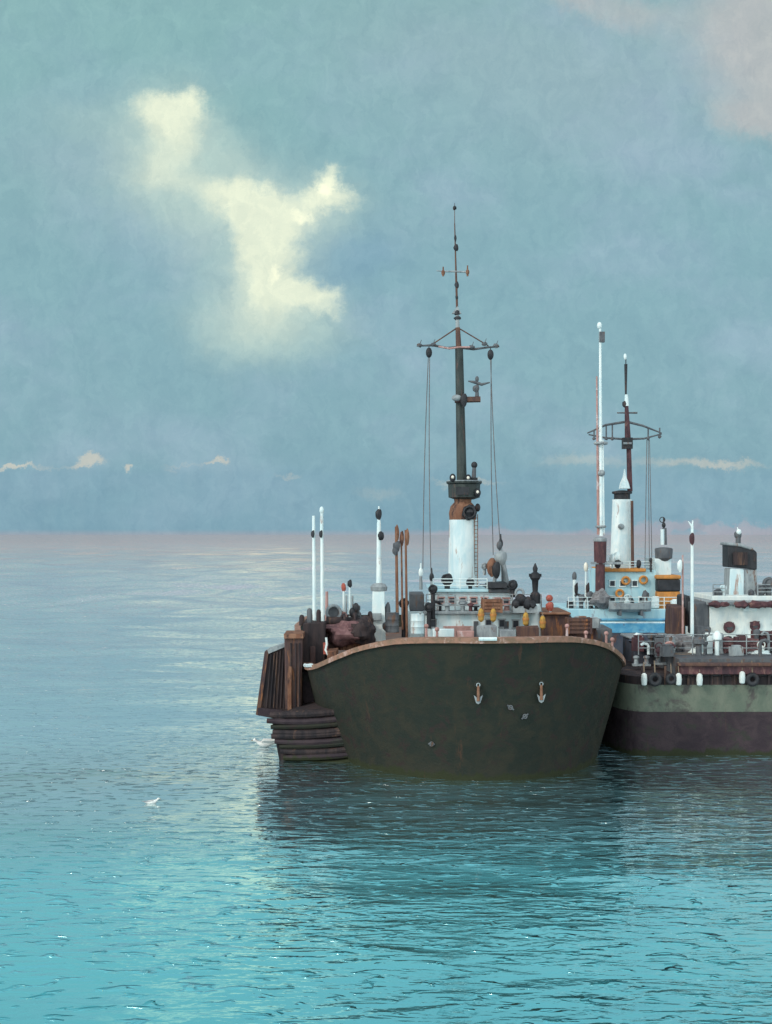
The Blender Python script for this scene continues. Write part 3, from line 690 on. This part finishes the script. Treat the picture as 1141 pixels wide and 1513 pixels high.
tw2 = MB('white_clean'); cx = xat(928, BD+1); tw2.lathe((cx, BD+3, 0), [(.95, zat(855, BD)), (.74, zat(842, BD)), (.60, zat(740, BD)), (.60, zat(736, BD))], 16)
tw2.mat('black').lathe((cx, BD+3, 0), [(.50, zat(736, BD)), (.50, zat(728, BD)), (.62, zat(727, BD)), (.62, zat(724, BD)), (.2, zat(722, BD))], 14); tw2 = tw2.build('tower', bs)
q = MB('brown'); q.cyl(W(935, 840, BD+2.1), W(934, 740, BD+2.3), .10, .09); q.build('exhaust_pipe', tw2)
q = MB('grey'); q.sph(W(918, 778, BD+2.3), (.2, .2, .18)); q.build('porthole_lamp', tw2)
q = MB('white_clean'); q.lathe(tuple(W(923, 722, BD+2.5)), [(.35, 0), (.28, .3), (.12, .7), (.03, 1.2)], 8); q.build('antenna_cone', tw2)
m2 = MB('maroon'); md = BD+3; m2.cyl(W(931, 726, md), W(929, 652, md), .17, .15); m2.cyl(W(928, 652, md), W(926, 600, md), .2, .12); m2.mat('black').box(W(927, 655, md-.1), (.6, .5, .68)); m2.mat('grey').box(W(927, 655, md-.3), (.5, .3, .12)); m2.mat('white_clean').cyl(W(926, 600, md), W(926, 583, md), .16, .10)
m2.mat('black').sph(W(924, 597, md), (.18, .16, .22), 8, 6, .2); m2.cyl(W(925, 583, md), W(925, 538, md), .06, .10, 8); m2.cyl(W(925, 538, md), W(925, 524, md), .03, .03, 6); m2.mat('white_clean').sph(W(924, 527, md), (.10, .1, .2))
m2 = m2.build('mast', bs)
q = MB('grey_dark'); q.path([W(868, 640, md), W(895, 628, md), W(926, 623, md), W(950, 629, md), W(978, 640, md)], [.04, .07, .08, .07, .04]); q.path([W(870, 642, md), W(895, 647, md), W(926, 649, md), W(952, 648, md), W(978, 641, md)], [.04, .06, .07, .06, .04])
q.cyl(W(912, 610, md), W(942, 610, md), .04, .06, 6)
for (x, y0, y1) in ((878, 636, 648), (896, 628, 648), (905, 626, 648), (958, 631, 648), (975, 632, 645)): q.cyl(W(x, y0, md), W(x, y1, md), .045, .045, 6); q.sph(W(x, y1, md-.05), .11, 8, 6, .3, x)
q.build('yard', m2)
for (x0, y0, x1, y1) in ((956, 650, 953, 850), (960, 650, 964, 855), (958, 650, 960, 850)):
    q = MB('wire'); q.cyl(W(x0, y0, md), W(x1, y1, md-1), .024, .024, 5); q.build('halyard', m2)
# twin pole on its brown foot
q = MB('white_clean'); td = BD+1; q.cyl(W(888.5, 792, td), W(887, 482, td), .13, .07); q.cyl(W(892.5, 790, td), W(891, 650, td), .06, .05, 6); q.mat('pink').cyl(W(884.5, 790, td), W(882, 556, td), .10, .05)
q.mat('grey').sph(W(889, 699, td-.1), (.22, .18, .2)); q.torus(W(888, 655, td), .34, .09, (0, 0, 1)); q.torus(W(888, 778, td), .26, .07, (0, 0, 1)); tp = q.build('signal_pole', bs)
q = MB('grey_dark'); q.box(W(889.5, 498, td), (.32, .3, .62)); q.mat('white_clean').sph(W(886, 481, td), (.15, .14, .22)); q.build('pole_lamp', tp)
q = MB('maroon'); q.cyl(W(887, 895, td), W(887, 832, td), .30, .28, 14); q.cyl(W(887, 832, td), W(887, 800, td), .36, .38, 14); q.mat('grey').lathe(tuple(W(887, 800, td)), [(.40, 0), (.42, .1), (.36, .22), (.1, .26)], 14); q.box(W(897, 832, td-.1), (1.9, .3, .14)); q.build('pole_foot', bs)
q = MB('canvas_grey'); q.sph(W(887, 886, td-.7), (.55, .5, .52), 14, 10, .35, 5); q.build('coiled_hose', bs)
# funnel
fu = MB('orange'); fu.px(972, 874, 1006, 902, BD+.8, 2.2, jit=.02); fu.mat('orange').px(971, 850, 1007, 856, BD+.7, 2.4); fu.mat('black').px(972, 856.2, 1006, 873.8, BD+.75, 2.3); fu.build('funnel', bs, bevel=.08)
# small mast with lamp tub
q = MB('grey_dark'); q.lathe(tuple(W(981, 827, BD+2)), [(.2, -.2), (.52, .1), (.55, .62), (.5, .7), (.2, .75)], 12); q.cyl(W(982, 805, BD+2), W(982, 780, BD+2), .16, .13); q.mat('white').cyl(W(979, 805, BD+1.9), W(979, 782, BD+1.9), .12); q.mat('black').cyl(W(981, 782, BD+2), W(981, 765, BD+2), .05); q.sph(W(981, 776, BD+2), (.12, .12, .17)); q.torus(W(979, 768, BD+2), .16, .025, (0, 1, 0)); q.build('lamp_tub', bs)
for (x, y, r, mt) in ((905, 826, .2, 'white_clean'), (913, 833, .2, 'black'), (944, 833, .16, 'black'), (962, 828, .10, 'black'), (912, 822, .2, 'white_clean')):
    q = MB(mt); q.sph(W(x, y, BD+1.4), (r, r, r*1.5), 8, 6, .25, x); q.cyl(W(x, y, BD+1.4), W(x, 845, BD+1.4), .05, .06, 6); q.build('deck_light', bs)
for (x, yt, yb, mt, cap) in ((849, 852, 905, 'white', 'grey_dark'), (866, 838, 905, 'white_clean', 'lamp_glass')):
    q = MB(mt); q.pole(x, yt, yb, BD+1.2, 6 if x < 860 else 4, 5 if x < 860 else 3); q.mat(cap).sph(W(x, yt, BD+1.2), (.14, .13, .30)); q.mat('brown_dark').sph(W(x+3, 870, BD+1), (.12, .12, .35), 8, 6, .3); q.build('ventilator_post', bs)
for (x, y) in ((860, 884), (872, 880), (953, 888), (954, 880)): 
    q = MB('grey_dark'); q.sph(W(x, y, BD+.7), (.22, .2, .26), 8, 6, .3, x); q.cyl(W(x, y, BD+.7), W(x, 902, BD+.7), .09); q.build('ventilator', bs)
railing('railing', bs, [W(840, 900, BD+.35), W(1010, 900, BD+.35)], .7, r=.02, mat='white_clean')
railing('railing', bs, [W(893, 842, BD+1.6), W(968, 842, BD+1.6)], .5, r=.02, mat='white_clean')

def small_boat(name, px, py, d, L, mat, inner, label, cat='boat'):
    """open rowing boat shell with thwarts"""
    t = thing(name, label, cat, tuple(W(px, py, d)))
    c = W(px, py, d); b = MB(mat); st = 9; vs = []; fs = []
    for i in range(st):
        u = i/(st-1)*2-1; w_ = .5*(1-abs(u)**2.6)+.03; zt = .55+.16*u*u
        for (yy, zz_) in ((-w_, zt), (-w_*.85, .25), (0, .05+.05*u*u), (w_*.85, .25), (w_, zt), (w_*.9, zt), (w_*.7, .30), (0, .14), (-w_*.7, .30), (-w_*.9, zt)):
            vs.append(c + Vector((u*L/2, yy, zz_)))
    for i in range(st-1):
        for j in range(10): fs.append((i*10+j, i*10+(j+1) % 10, (i+1)*10+(j+1) % 10, (i+1)*10+j))
    fs += [tuple(range(10)), tuple(range((st-1)*10, st*10))]
    b.add(vs, fs); b.build('hull', t)
    for u in (-.4, .15, .55):
        q = MB(inner); q.box(c + Vector((u*L/2, 0, .45)), (.2, .8*(1-abs(u)**2.6)+.04, .05)); q.build('thwart', t)
    q = MB('grey_dark')
    for u in (-.5, .5): q.box(c + Vector((u*L/2, 0, .02)), (.12, .9, .30))
    q.build('chock', t)
    return t
small_boat('dinghy', 931, 906, BD-.2, 2.5, 'grey', 'brown', 'small grey dinghy on the pale blue deck below the white tower')

# ================================================================== GREEN HULLED SHIP on the right
GD = 55.0
gs = thing('coaster', 'green and purple hulled ship at the right with black topped grey funnel', 'ship', (xat(1080, GD+5), GD+5, 0))
x0g = xat(914, GD); x1g = 34
b = MB('purple_hull'); zt = zat(1000, GD)
ship_hull(b, x0g-.2, x1g, GD, 9.5, zt, .0, .1, None, [(-.6, 'purple_hull'), (0.0, 'purple_hull'), (zat(1052, GD), 'green_hull'), (zat(1012, GD), 'brown_dark'), (zt, 'brown_dark')], 1.4); b.build('hull', gs)
b = MB('maroon'); b.box(((x0g+x1g)/2+1.2, GD-.12, zat(988, GD)), (x1g-x0g-2.5, .35, .42)); b.mat('brown').box(((x0g+x1g)/2+1.2, GD-.2, zat(981, GD)), (x1g-x0g-2.3, .5, .12)); b.build('rubbing_rail', gs, bevel=.03)
b = MB('grey_dark'); b.box(((x0g+x1g)/2+1, GD+4.7, zat(1000, GD)+.35), (x1g-x0g-3, 9.0, .7)); b.build('deck', gs)
b = MB('brown_dark')
for i in range(12):
    x = 948 + i*17; b.px(x, 984, x+3.5, 1012, GD-.08, .1)
b.build('hull_frame', gs)
b = MB('grey'); b.box(((x0g+x1g)/2+4, GD+.1, zat(973, GD)), (x1g-x0g-9, .22, .10)); b.build('gunwale', gs)
# white house with portholes
WD = 61.0
wh = MB('cream'); wh.px(1050, 893, 1210, 962, WD, 5, jit=.04); wh.mat('grey').px(1046, 888, 1215, 894, WD-.3, 5.6, jit=.02); wh.mat('cream').px(1052, 880, 1175, 888, WD+.4, 4, jit=.03)
wh.mat('white_clean').px(1098, 895, 1120, 903, WD-.08, .08, jit=.03)
wh = wh.build('deckhouse', gs, bevel=.05)
for (x, y, r) in ((1078, 927, .20), (1116, 925, .17), (1150, 925, .17)):
    q = MB('maroon'); q.torus(W(x, y, WD-.05), r, .07); q.mat('maroon').pxprism([(x-7, y-6), (x+7, y-7), (x+6, y-1), (x-6, y)], WD-.2, .1); po = q.build('porthole', wh)
    q = MB('glass'); q.cyl(W(x, y, WD-.06), W(x, y, WD), r, r, 18); q.build('porthole_glass', wh)
for (x, r) in ((1057, .2), (1071, .16), (1095, .22), (1117, .22), (1127, .18), (1139, .2)):
    q = MB('maroon' if x % 2 else 'grey_dark'); q.sph(W(x, 893, WD-.5), (r*1.5, .2, r*.75), 10, 8, .3, x); q.build('deck_fitting', wh)
railing('railing', wh, [W(1054, 880, WD+.4), W(1072, 880, WD+.4)], .5, mat='grey'); railing('railing', wh, [W(1120, 880, WD+.4), W(1175, 880, WD+.4)], .5, mat='grey')
fn = MB('grey'); fd = WD+1.5
fn.pxprism([(1077, 886), (1120, 886), (1119, 842), (1078, 840)], fd, 1.0); fn.mat('white').pxprism([(1077.5, 885), (1100, 885), (1100, 841), (1079.5, 840)], fd-.06, .3)
fn = fn.build('funnel', gs, bevel=.05)
q = MB('black'); q.pxprism([(1076, 838), (1119, 842), (1119, 816), (1112, 810), (1076, 804)], fd-.05, 1.1); q.mat('grey').pxprism([(1073, 805.5), (1073, 801), (1095, 803), (1114, 810), (1114, 814), (1095, 808)], fd-.12, 1.2); q.build('funnel_top', fn, bevel=.05)
q = MB('brown_dark'); q.px(1084, 816, 1105, 835, fd-.2, .08); q.build('vent_grille', fn)
q = MB('grey_dark'); q.cyl(W(1091, 803, fd+.5), W(1091, 793, fd+.5), .12); q.sph(W(1091, 790, fd+.5), (.18, .16, .2), 10, 8, .2); q.mat('white_clean').sph(W(1092, 786, fd+.4), (.12, .1, .14)); q.cyl(W(1091, 790, fd+.5), W(1090, 779, fd+.5), .04, .02, 6); q.build('steam_whistle', fn)
for (x, y, s_) in ((1061, 879, .85), (1069, 870, .6), (1124, 874, 1.0), (1110, 878, .6), (1136, 864, 1.1)): cowl(gs, x, y, WD+.8, s_, mat='grey_dark' if x != 1069 else 'white')
for (x, yt, mt, w_) in ((1023, 772, 'white_clean', 5.5), (1009, 808, 'pink', 3.2)):
    q = MB(mt); q.pole(x, yt+12, 945, 59.5, w_, w_*.8)
    if w_ > 5:
        q.mat('maroon').sph(W(x, 796, 59.4), (.12, .11, .26), 10, 8, .2); q.mat('white_clean').path([W(x, 790, 59.5), W(x, 778, 59.5), W(x-6, 770, 59.5)], [.07, .06, .015], 6); q.cyl(W(x, 780, 59.5), W(x+1, 769, 59.5), .05, .03, 6)
    else: q.mat('white_clean').sph(W(x-4, 836, 59.4), (.12, .1, .26), 10, 8, .2)
    q.build('mast_pole', gs)
for (x0, y0, x1, y1, mt, d_) in ((1028, 890, 1049, 918, 'grey_dark', 61), (1032, 925, 1050, 945, 'grey_dark', 60.6), (993, 896, 1014, 920, 'brown', 62), (1012, 880, 1020, 905, 'black', 62.5)):
    q = MB(mt); q.px(x0, y0, x1, y1 + 20, d_, 1.6, jit=.06); q.build('deck_casing', gs, bevel=.06)
hb = MB('navy'); hb.px(938, 945, 1008, 985, 60.5, 3, jit=.04); hb.mat('grey').px(936, 943, 1010, 947, 60.3, 3.3, jit=.03); hb.build('hatch_coaming', gs, bevel=.04)
hb = MB('grey'); hb.px(1030, 955, 1200, 978, 59, 2, jit=.04); hb.mat('white').px(1028, 951, 1200, 955.5, 58.8, 2.3, jit=.03); hb.build('hatch_cover', gs, bevel=.04)
railing('railing', gs, [(xat(945, 57), 57.2, zat(1000, GD)+.7), (x1g-.5, 57.2, zat(1000, GD)+.7)], .85, r=.02, mat='grey')
for (x, y) in ((948, 972), (980, 970), (1046, 974), (1106, 968), (1072, 972)):
    q = MB('grey'); p = W(x, y, 57.8)
    for s_ in (-.22, .22): q.lathe((p.x+s_, p.y, p.z-.35), [(.12, 0), (.09, .30), (.14, .34), (.13, .42), (.03, .45)], 10)
    q.box((p.x, p.y, p.z-.3), (.75, .35, .08)); q.build('mooring_bitts', gs)

# small gear standing about the decks
def fitting(parent, x, y, z, hgt, mat, kind):
    q = MB(mat); c = Vector((x, y, z)); w_ = random.uniform(.05, .09)
    if kind == 0:      # bent pipe
        a = random.choice((-1, 1)); q.path([c, c + Vector((0, 0, hgt*.75)), c + Vector((a*.06, -.02, hgt*.93)), c + Vector((a*.22, -.05, hgt)), c + Vector((a*.34, -.06, hgt*.85))], w_, 8); nm = 'bent_pipe'
    elif kind == 1:    # valve with hand wheel
        q.cyl(c, c + Vector((0, 0, hgt*.8)), w_*1.4, w_); q.sph(c + Vector((0, 0, hgt*.45)), w_*2.2, 8, 6); q.torus(c + Vector((0, -.04, hgt*.85)), .16, .03, (0, 1, .4), 14, 6); nm = 'valve'
    elif kind == 2:    # mushroom vent
        q.lathe(tuple(c), [(w_*1.6, 0), (w_*1.5, hgt*.6), (w_*3.2, hgt*.66), (w_*3.0, hgt*.85), (w_*1.2, hgt), (.01, hgt*1.02)], 12); nm = 'mushroom_vent'
    elif kind == 3:    # gear box
        q.box(c + Vector((0, 0, hgt*.35)), (random.uniform(.3, .6), .35, hgt*.7), random.uniform(-.3, .3), jit=.03); q.box(c + Vector((0, 0, hgt*.76)), (.34, .3, .07), .1); nm = 'gear_box'
    else:              # bollard
        q.lathe(tuple(c), [(w_*2.2, 0), (w_*1.6, hgt*.15), (w_*1.5, hgt*.7), (w_*2.4, hgt*.78), (w_*2.2, hgt*.95), (.02, hgt)], 12); nm = 'bollard'
    q.build(nm, parent, bevel=.02 if kind == 3 else 0)
PAL = ['white', 'white_clean', 'grey', 'grey_dark', 'black', 'maroon', 'cream', 'pink']
zg = zat(1000, GD) + .7
for i in range(30):
    d_ = random.uniform(56.2, 60.0); px_ = random.uniform(942, 1138)
    fitting(gs, xat(px_, d_), d_, zg, random.uniform(.35, 1.1), random.choice(PAL), random.randrange(5))
for i in range(12):
    px_ = random.uniform(632, 798); fitting(ship, xat(px_, DH+.3), DH + random.uniform(.0, .6), zat(903.5, DH), random.uniform(.25, .6), random.choice(PAL), random.randrange(5))
for i in range(12):
    px_ = random.uniform(843, 1005); fitting(bs, xat(px_, BD+.8), BD + random.uniform(.5, 1.2), zat(900, BD), random.uniform(.4, .9), random.choice(PAL[:5]), random.randrange(5))
for i in range(9):
    px_ = random.uniform(484, 552); fitting(ship, xat(px_, 60.2), 60.2 + random.uniform(-.3, .3), zat(925, 60.2), random.uniform(.4, 1.0), random.choice(['grey_dark', 'black', 'rust', 'white', 'pink']), random.randrange(5))
for i in range(9):
    px_ = random.uniform(804, 900); fitting(ship, xat(px_, 60.8), 60.8, zat(928 if px_ < 880 else 940, 60.8), random.uniform(.3, .8), random.choice(['grey_dark', 'black', 'rust', 'pink', 'grey']), random.randrange(5))

# ================================================================== LOOSE THINGS
def crate(px, py, d, s, mat, label):
    c = W(px, py, d); t = thing('crate', label, 'crate', (c.x, c.y, c.z)); hx, hy, hz = s
    b = MB(mat); b.box((c.x, c.y, c.z+hz/2), (hx*.94, hy*.94, hz*.96)); e = .06
    for k in range(4): b.box((c.x, c.y-hy/2, c.z+hz*(.12+.25*k)), (hx*.9, e, hz*.16))
    b.build('box', t)
    for sx in (-1, 1):
        for sy in (-1, 1):
            b = MB(mat); b.box((c.x+sx*hx/2, c.y+sy*hy/2, c.z+hz/2), (e*1.6, e*1.6, hz)); b.build('corner_post', t)
    return t
crate(727, 905, 60.0, (.8, .6, .6), 'rust', 'rusty brown crate in front of the white deckhouse of the dark ship')
crate(855, 936, 59.5, (1.0, .7, .7), 'brown', 'dark brown crate on the dark ship just inside the right part of its rail')
crate(1090, 962, 58.2, (1.5, .7, .55), 'canvas_maroon', 'long maroon crate on the right hand ship below the round portholes')
crate(1130, 958, 58.6, (.9, .7, .75), 'maroon', 'maroon crate at the right edge of the picture by the white house')
def drum(px, py, d, mat, label, r=.29, h=.85):
    c = W(px, py, d); t = thing('oil_drum', label, 'drum', tuple(c)); b = MB(mat)
    b.lathe(tuple(c), [(r, 0), (r*1.03, .03), (r, .06), (r, h*.32), (r*1.05, h*.35), (r, h*.38), (r, h*.64), (r*1.05, h*.67), (r, h*.70), (r, h-.03), (r*1.03, h), (r*.9, h-.02)], 18); b.build('barrel', t)
    b = MB('grey_dark'); b.cyl(c + Vector((.12, 0, h-.02)), c + Vector((.12, 0, h+.03)), .035); b.build('bung', t); return t
drum(580, 934, 59.2, 'grey_dark', 'dark grey oil drum between the white king post and the brown spars')
drum(617, 936, 59.0, 'white', 'pale oil drum to the right of the brown spars at the deckhouse corner')
drum(974, 968, 58.4, 'black', 'black oil drum on the right hand ship beside the navy hatch')
drum(988, 970, 58.2, 'grey', 'light grey oil drum right next to a black one')
drum(1018, 970, 58.6, 'canvas_grey', 'grey drum at the foot of the tall white pole')
def heap(name, px, py, d, r, mat, label, cat, seed, jit=.35):
    b = MB(mat); b.sph(W(px, py, d), r, 22, 14, jit, seed)
    for k in range(5): b.sph(W(px, py, d) + Vector((random.uniform(-.7, .7)*r[0], random.uniform(-.6, -.1)*r[1], random.uniform(-.3, .4)*r[2])), (r[0]*.4, r[1]*.4, r[2]*.5), 12, 8, .4, seed+k)
    return tag(b.build(name), label, cat)
heap('net_pile', 512, 936, 58.4, (.95, .6, .5), 'canvas_maroon', 'brown heap of netting on the dark ship in front of the windlass', 'net', 1)
heap('tarpaulin', 535, 934, 58.2, (.6, .5, .55), 'brown_dark', 'dark crumpled tarpaulin beside the heap of netting, left of the king post', 'tarpaulin', 5)
heap('tarpaulin', 1000, 951, 59.6, (.8, .6, .42), 'canvas_grey', 'grey crumpled tarpaulin over the navy hatch, left of the tall white pole', 'tarpaulin', 9)
heap('tarpaulin', 1062, 958, 58.5, (.85, .6, .42), 'canvas_maroon', 'maroon crumpled tarpaulin on the right hand ship at the left corner of the white house', 'tarpaulin', 12)
heap('tarpaulin', 958, 950, 59.8, (.7, .6, .36), 'navy', 'dark blue tarpaulin at the left end of the navy hatch', 'tarpaulin', 15)
heap('sack_pile', 1036, 966, 58.0, (.5, .4, .26), 'cream', 'pale heap of sacks on deck right of the foot of the tall white pole', 'sacks', 21)
heap('sack_pile', 1122, 968, 57.8, (.45, .4, .22), 'white_clean', 'white heap of sacks near the right edge, below the maroon crate', 'sacks', 24)
def coil(px, py, d, r, label):
    b = MB('rope'); c = W(px, py, d)
    for k in range(4): b.torus(c + Vector((0, 0, .05+k*.08)), r*(1-.05*k), .05, (0, 0, 1), 20, 6)
    return tag(b.build('rope_coil'), label, 'rope')
coil(1010, 977, 57.6, .4, 'coil of tan rope on the right hand ship beside the grey drum')
coil(895, 962, 59.0, .35, 'coil of tan rope on the dark ship beside its right hand rail')
# yellow floats hung on the deckhouse rail
G = 'yellow floats hung in front of the dark ship deckhouse'
fl0 = None
for (x, y, lab) in ((711, 907, 'yellow float hung left of all its kind, under the white tower'), (729, 907, 'yellow float hung second from the left, under the derrick'),
                    (777, 913, 'yellow float hung below the winch, left of the post with the black lamp'), (802, 918, 'yellow float hung furthest right, under the red lantern')):
    p = W(x, y, 59.7)
    if fl0 is None:
        fl0 = thing('float', lab, 'float', tuple(p), 0, G)
        b = MB('yellow'); b.lathe(tuple(p), [(.04, -.36), (.12, -.28), (.14, -.05), (.11, .16), (.05, .24)], 14); b.build('float_body', fl0)
        b = MB('orange'); b.lathe(tuple(p), [(.145, -.10), (.155, -.05), (.145, .0)], 14); b.build('band', fl0)
        b = MB('rope'); b.cyl(p + Vector((0, 0, .18)), p + Vector((0, 0, .40)), .02, .02, 6); b.torus(p + Vector((0, 0, .22)), .05, .018); b.build('lanyard', fl0)
    else:
        f2 = copy_tree(fl0); f2.location = p; f2['label'] = lab
# tyres and cylinder fenders on the green hull
G = 'fenders hung on the side of the green hull'
tyre0 = None
for (x, y, lab) in ((968, 1004, 'dark tyre fender on the green hull, just right of the leftmost pale fender'), (992, 1003, 'dark tyre fender on the green hull, left of the pale fender below the thin pole'),
                    (1112, 1003, 'dark tyre fender on the green hull below the right porthole')):
    p = W(x, y, GD-.32)
    if tyre0 is None:
        tyre0 = thing('tyre_fender', lab, 'tyre', tuple(p), 0, G); b = MB('black'); b.torus(p, .19, .10, (0, 1, 0), 22, 10); b.build('tyre', tyre0)
        b = MB('rope'); b.cyl(p + Vector((0, .0, .27)), p + Vector((0, .1, .75)), .025, .025, 6); b.build('lanyard', tyre0)
    else:
        f2 = copy_tree(tyre0); k_ = random.uniform(.8, 1.15); f2.scale = (k_, k_, k_); f2.location = p + Vector((0, 0, random.uniform(-.1, .06))); f2['label'] = lab
G = 'pale fenders hung on the side of the green hull'; wf0 = None
for (x, y, lab) in ((952, 1004, 'pale cylinder fender nearest the bow of the green hull'), (1003, 1003, 'pale cylinder fender on the green hull below the foot of the thin pole'),
                    (1034, 1002, 'pale cylinder fender on the green hull right of the tall white pole'), (1097, 1000, 'pale cylinder fender on the green hull between the two portholes above')):
    p = W(x, y, GD-.30)
    if wf0 is None:
        wf0 = thing('cylinder_fender', lab, 'fender', tuple(p), 0, G); b = MB('cream'); b.lathe(tuple(p), [(.04, -.26), (.11, -.21), (.13, 0), (.11, .2), (.04, .26)], 12); b.build('fender_body', wf0)
        b = MB('rope'); b.cyl(p + Vector((0, 0, .3)), p + Vector((0, .08, .7)), .022, .022, 6); b.build('lanyard', wf0)
    else:
        f2 = copy_tree(wf0); f2.location = p + Vector((0, 0, random.uniform(-.12, .04))); f2['label'] = lab

# gulls on the water
def gull(px, py, L, yaw, label, raised):
    d = H*F/(py-HOR); t = thing('gull', label, 'bird', (xat(px, d), d, 0), yaw); Mx = PM[t.name]; G_ = lambda x, y, z: Mx @ Vector((x*L, y*L, z*L))
    prof = [(-.52, .16, .015), (-.42, .15, .05), (-.25, .12, .105), (0, .11, .14), (.20, .13, .13), (.33, .20, .085), (.40, .28, .065), (.46, .33, .075), (.53, .335, .055), (.57, .33, .02)]
    b = MB('feather'); vs = []; n_ = 14
    for (x, z, r) in prof:
        for i in range(n_):
            a = 2*math.pi*i/n_; vs.append(G_(x, r*1.25*math.cos(a), z + r*1.15*math.sin(a)))
    fs = [(j*n_+i, j*n_+(i+1) % n_, (j+1)*n_+(i+1) % n_, (j+1)*n_+i) for j in range(len(prof)-1) for i in range(n_)]
    b.add(vs, fs + [tuple(range(n_)), tuple(range((len(prof)-1)*n_, len(prof)*n_))]); b.build('body', t)
    for s_ in (-1, 1):
        w_ = MB('feather_grey' if not raised else 'feather'); up = raised
        pts = [(.20, s_*.10, .19), (.05, s_*(.14+.20*up), .24+.16*up), (-.30, s_*(.12+.34*up), .20+.20*up), (-.66, s_*(.03+.30*up), .20+.16*up), (-.35, s_*.10, .15), (0, s_*.12, .13)]
        w_.prism([G_(*p) for p in pts], (0, 0, .03*L)); w_.build('wing', t)
    k = MB('yellow'); k.cyl(G_(.55, 0, .325), G_(.68, 0, .30), .022*L, .006*L, 8); k.build('beak', t)
    e = MB('black'); e.sph(G_(.50, .06, .35), .013*L, 8, 6); e.sph(G_(.50, -.06, .35), .013*L, 8, 6); e.build('eye', t)
gull(391, 1103, .86, R(185), 'white gull with half raised wings on the water at the foot of the dolphin', .55)
gull(224, 1188, .48, R(20), 'small white gull floating alone on open water at the left', 0)
